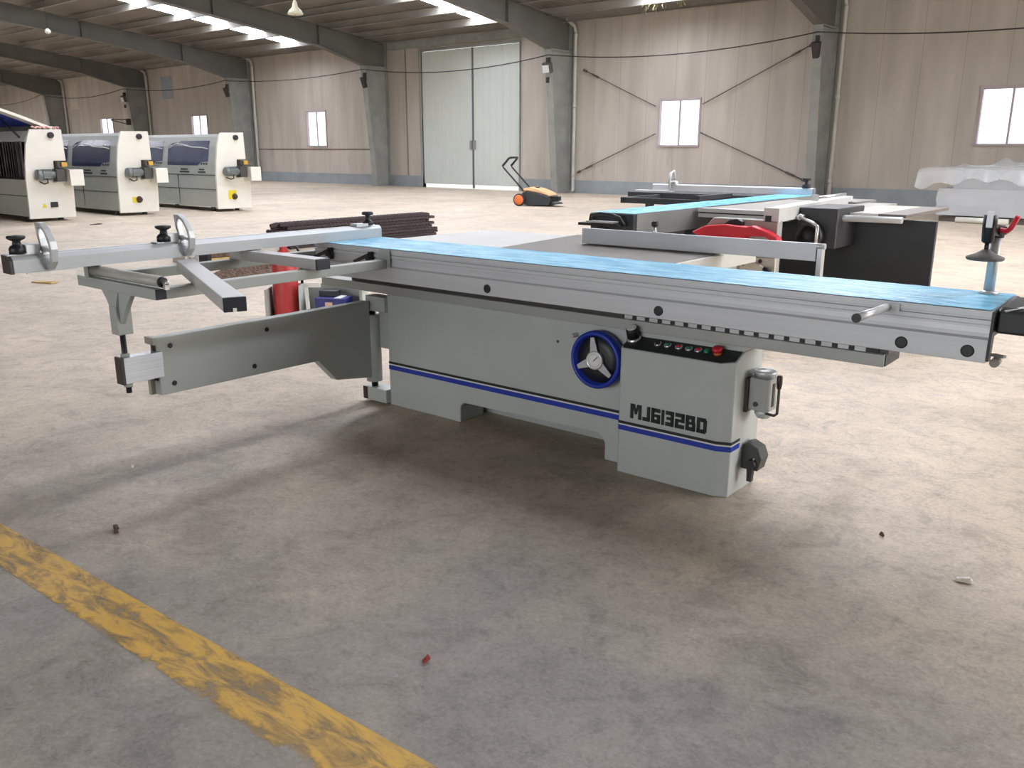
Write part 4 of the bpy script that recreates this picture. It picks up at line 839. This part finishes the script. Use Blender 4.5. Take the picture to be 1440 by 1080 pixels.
    for x in (-.4, -3.0, -5.6):
        for y in (.12, .72): MB().cyl((x, y, 0), (x, y, .11), .05, n=12).build('foot', STEELD, t)
    return t
bander(-17.5, 6.77, 'nearest edge banding machine with its hood raised over a dark strip curtain', True, 0)
bander(-17.8, 8.65, 'middle edge banding machine with a closed hood and a small yellow label', False, .10)
bander(-17.4, 10.65, 'furthest edge banding machine with a closed hood and a large yellow label', False, .20)
b = MB(); pts = []
for k in range(40):
    a = k*.9; pts.append((-17.527+.012*math.cos(a*1.3), 7.02+k*.0125, 1.722+.010*math.sin(a)))
b.tube(pts, .018, 8); tag(b.build('warning_tape', mat('red_white_tape', (196, 96, 84), .5, 0, .3, 16, rgb2=(226, 200, 190))), 'crumpled red and white tape lying on the nearest edge bander', 'tape')

# ================================================================== PUSH SWEEPER
t = thing('push_sweeper', 'orange wheeled push sweeper with a tilted black handle near the gate', 'sweeper', (-13.62, 17.12, 0), YAW-.42)
def sw_wheel(y):
    w = MB().lathe((-.30, y-.035, .15), (0, 1, 0), [(.12, 0), (.15, .008), (.15, .062), (.12, .07)], 28).build('wheel', BLACK, t)
    MB().lathe((-.30, y-.04, .15), (0, 1, 0), [(.04, -.008), (.118, 0), (.122, .02), (.122, .06), (.118, .08), (.04, .088)], 28).build('hub', ORANGE, w)
sw_wheel(-.36); sw_wheel(.36)
MB().xz([(-.33, .06), (-.30, .28), (-.16, .36), (.20, .31), (.46, .24), (.50, .12), (.44, .02), (-.10, .02)], -.31, .31).build('body', mat('sweeper_black', (52, 56, 60), .45), t, .02, 3)
MB().xz([(-.27, .33), (-.24, .42), (-.06, .455), (.16, .41), (.42, .31), (.46, .245), (.20, .315), (-.14, .365)], -.27, .27).build('lid', CREAMO, t, .02, 3)
MB().box(-.02, .08, -.05, .05, .435, .455).build('lid_grip', BLACK, t)
h = MB(); loop = [(-.22, -.26, .36), (-.76, -.26, .90), (-.80, -.26, .96), (-.63, -.26, 1.13), (-.60, -.20, 1.15), (-.60, .20, 1.15), (-.63, .26, 1.13), (-.80, .26, .96), (-.76, .26, .90), (-.22, .26, .36)]
h.tube(loop, .020, 10); hd = h.build('handle', mat('handle_dark', (64, 62, 62), .4, .3), t)
g = MB(); g.tube([(-.79, -.26, .95), (-.63, -.26, 1.13), (-.60, -.20, 1.15), (-.60, .20, 1.15), (-.63, .26, 1.13), (-.79, .26, .95)], .026, 10); g.build('grip', BLACK, hd)
b = MB(); b.lathe((.62, -.18, .06), (0, 0, 1), [(.05, 0), (.16, .01), (.12, .05), (.04, .07)], 20); b.build('side_brush', STEELD, t)
MB().box(.46, .70, -.2, -.08, .14, .24).build('front_bumper', BLACK, t, .01)

# ================================================================== WRAPPED BOARDS BY THE BACK WALL
b = MB(); b.box(-4.66, -1.3, 18.5, 18.6, 0, .10); b.box(-4.66, -1.3, 19.2, 19.3, 0, .10); b.box(-4.66, -1.3, 19.9, 20.0, 0, .10)
for k in range(6): b.box(-4.6+k*.6, -4.5+k*.6, 18.5, 20.0, .10, .125)
tag(b.build('pallet', mat('pallet_dark', (104, 98, 92), .8)), 'low dark pallet under the wrapped white boards', 'pallet')
for k in range(6):
    x0 = -4.72+random.uniform(-.02, .02)
    tag(MB().box(x0, -1.3, 18.42+random.uniform(-.01, .01), 20.05, .126+k*.084, .126+k*.084+.0838).build('board', BOARD), 'white grey board in the wide lower tier of the wrapped stack', 'board', 'boards of the lower tier')
for k in range(4):
    x0 = -4.48+random.uniform(-.02, .02)
    tag(MB().box(x0, -1.3, 18.50+random.uniform(-.01, .01), 20.0, .631+k*.092, .631+k*.092+.0918).build('board', BOARD), 'white grey board in the narrower upper tier under the plastic sheet', 'board', 'boards of the upper tier')
b = MB(); nx, ny = 60, 30; random.seed(3)
ph = [random.uniform(0, 6.28) for _ in range(6)]
vs = []
for i in range(nx+1):
    for j in range(ny+1):
        x = -5.12+i/nx*3.85; y = 18.30+j/ny*1.9
        z = 1.030+.008*math.sin(x*9+ph[0]+y*4)+.008*math.sin(x*4+ph[1]-y*7)+.006*math.sin(x*23+y*17+ph[2])
        if x < -4.48: z -= .03*(-4.48-x)/.64
        d = (y-18.47); 
        if d < 0: z += d*(1.7+.35*math.sin(x*3+ph[3])+.25*math.sin(x*11))*1.0
        for (px, py, hh, ww) in ((-4.42, 18.9, .13, .07), (-3.72, 18.9, .20, .12), (-3.2, 19.0, .10, .35)):
            z += hh*math.exp(-((x-px)**2+(y-py)**2)**.5/ww)
        vs.append((x, y, z))
b.add(vs, [(i*(ny+1)+j, (i+1)*(ny+1)+j, (i+1)*(ny+1)+j+1, i*(ny+1)+j+1) for i in range(nx) for j in range(ny)], True)
tag(b.build('plastic_sheet', WRAP), 'crumpled clear plastic sheet draped over the stack of boards', 'plastic sheet')
tag(MB().cyl((-4.30, 18.30, .055), (-3.4, 18.28, .055), .055, n=18).build('cardboard_tube', mat('tube_pale', (206, 206, 196), .6)), 'pale tube lying on the floor before the wrapped boards', 'tube')

# ================================================================== STACK OF DARK PROFILES ON THE FLOOR
b = MB(); b.box(-.019, .019, 0, 2.85, 0, .038)
for k in range(40): b.box(-.021, .021, .02+k*.071, .05+k*.071, .003, .0435)
proto = tag(b.build('rubber_profile', CORR), 'long dark brown ridged profile in the stack behind the crosscut fence', 'profile', 'stacked dark profiles')
random.seed(5); first = True
for lay in range(8):
    for k in range(5):
        o = proto if first else proto.copy()
        if not first: COL.objects.link(o)
        first = False
        o.location = (-10.06-k*.050-(.02 if lay % 2 else 0), 7.15+random.uniform(-.10, .14)-lay*.02, lay*.0448); o.rotation_euler = (0, 0, .005)

# ================================================================== THINGS ON THE FLOOR BEHIND THE OUTRIGGER
R0 = V((math.cos(YAW), math.sin(YAW), 0)); F0 = V((-math.sin(YAW), math.cos(YAW), 0)); PB = V((-5.68, 3.995, 0))
t = thing('sheet_metal_stand', 'open-fronted grey sheet metal stand holding a red extinguisher and a blue carton', 'stand', PB, YAW)
MB().box(-.130, -.118, -.12, .14, 0, .285).build('side_panel', PAINT2, t); MB().box(-.118, .62, .14, .152, 0, .30).build('back_panel', PAINT2, t)
MB().box(.118, .122, -.06, .14, 0, .31).build('side_panel', PAINT2, t); b = MB(); b.bar((.205, -.105, 0), (.190, -.105, .325), .028, .01, (0, 1, 0)); b.build('front_post', WHITE, t)
MB().box(.180, .30, -.11, -.09, .305, .340).build('top_flange', WHITE, t); MB().box(-.118, .62, -.05, .14, 0, .012).build('bottom_plate', PAINT2, t); MB().box(.60, .62, -.10, .14, 0, .33).build('side_panel', PAINT2, t); MB().box(.21, .60, -.115, .14, .085, .097).build('shelf', PAINT2, t)
t = thing('fire_extinguisher', 'red fire extinguisher standing behind the outrigger frame', 'fire extinguisher', PB+F0*.030+V((0, 0, .0125)), YAW)
MB().lathe((0, 0, 0), (0, 0, 1), [(.094, 0), (.098, .01), (.098, .46), (.085, .51), (.05, .55), (.03, .565), (.03, .60)], 30).build('cylinder', REDC, t, 0)
b = MB(); b.box(-.02, .02, -.02, .02, .60, .64); b.bar((0, 0, .63), (.13, -.01, .66), .022, .012); b.bar((0, 0, .61), (.12, -.01, .60), .022, .01); b.build('valve_handle', BLACK, t)
b = MB(); b.tube([(.03, 0, .61), (.10, .02, .58), (.135, .02, .50), (.125, .02, .30)], .011, 8); b.build('hose', BLACK, t)
MB().lathe((-.025, -.0, .615), (0, -1, 0), [(.02, 0), (.02, .03)], 14).build('gauge', WHITE, t)
t = thing('carton', 'small blue carton with a white label lying inside the grey stand', 'box', PB+R0*.40-F0*.005+V((0, 0, .0985)), YAW-.2)
MB().box(-.145, .10, -.085, .09, 0, .115).build('carton_body', BOXB, t, .003); MB().box(-.06, .0, -.0865, -.085, .0, .085).build('carton_label', mat('label_orange', (226, 190, 170), .5), t)
MB().box(-.145, .0, .0, .09, .115, .16).build('carton_flap', DKBLUE, t, .004); MB().box(.01, .06, -.07, .07, .115, .119).build('paper_sheet', WHITE, t)
b = MB(); b.lathe((-4.98, 4.62, .0), (0, 0, 1), [(.10, 0), (.12, .05), (.12, .20), (.09, .24)], 20); tag(b.build('bucket', mat('olive', (132, 142, 104), .6)), 'olive bucket half hidden behind the swing arm and rail', 'bucket')
b = MB(); nx, ny = 46, 30; random.seed(11); vs = []
hs = [[random.uniform(0, 1) for _ in range(ny+1)] for _ in range(nx+1)]
for i in range(nx+1):
    for j in range(ny+1):
        u, v = i/nx*2-1, j/ny*2-1; e = max(0, 1-u*u-v*v); vs.append((-8.5+v*.35-u*.2, 5.70+u*.75, .004+.10*e**.5*(.5+.5*hs[i][j])))
b.add(vs, [(i*(ny+1)+j, (i+1)*(ny+1)+j, (i+1)*(ny+1)+j+1, i*(ny+1)+j+1) for i in range(nx) for j in range(ny)])
tag(b.build('scrap_heap', SCRAPM), 'brown heap of scraps on the floor seen through the outrigger frame', 'scrap heap', kind='stuff')
t = thing('strip_bundle', 'bundle of tan strips with a dark end seen under the crosscut fence', 'bundle', (-9.65, 6.12, 0), 1.55)
for k in range(3): MB().box(-.42, .28, -.10, .10, .004+k*.055, .05+k*.055).build('strip', TAN if k != 1 else SCRAPM, t)
MB().box(-.47, -.42, -.105, .105, 0, .17).build('dark_end', BLACK, t)
b = MB(); b.box(-10.02, -9.72, 5.45, 5.62, 0, .16); b.lathe((-9.72, 5.53, .09), (1, 0, 0), [(.04, 0), (.04, .03), (.015, .04)], 16); tag(b.build('bearing_block', mat('block_white', (196, 192, 188), .5)), 'pale block with a round boss beside the tan strips', 'block')
b = MB(); b.cyl((-9.5, 7.35, .06), (-9.0, 7.55, .06), .06, n=14); tag(b.build('wood_roll', TAN), 'tan roll lying on the floor behind the fire extinguisher', 'roll')
# small litter
def chip(x, y, s, m, nm, lab, rz):
    b = MB(); b.bar((-s, 0, .006), (s, s*.2, .010), s*.7, .010); b.bar((-s*.4, -s*.2, .012), (s*.7, s*.3, .016), s*.5, .008); o = b.build(nm, m); o.location = (x, y, 0); o.rotation_euler = (0, 0, rz); tag(o, lab, 'litter')
CH = mat('chip_white', (216, 210, 200), .7); CB_ = mat('chip_brown', (84, 66, 52), .8); CR = mat('chip_red', (140, 50, 50), .6)

for i, (x, y, sz_, m, nm, lab) in enumerate([(-.50, 2.83, .022, CH, 'paint_chip', 'white chip on the open floor to the right of the control box'), (-1.488, 1.416, .010, CR, 'red_scrap', 'tiny red scrap on the floor midway before the camera'), (-2.93, 1.276, .022, CB_, 'wood_splinter', 'curled brown splinter on the floor near the yellow line'), (-4.31, 1.64, .010, CH, 'paint_chip', 'tiny white chip above the dark shadow at the left edge'), (-3.50, 1.624, .007, CH, 'paint_chip', 'tiny white chip below the swing arm shadow'), (-9.37, 3.67, .14, TAN, 'card_scrap', 'flat tan card scrap on the floor under the crosscut fence end'), (-16.09, 7.34, .10, CB_, 'wood_offcut', 'dark offcut on the floor before the middle edge bander'), (-.81, 3.01, .008, CB_, 'wood_splinter', 'dark speck on the bright floor right of the power switch')]):
    chip(x, y, sz_, m, nm, lab, i*1.3)
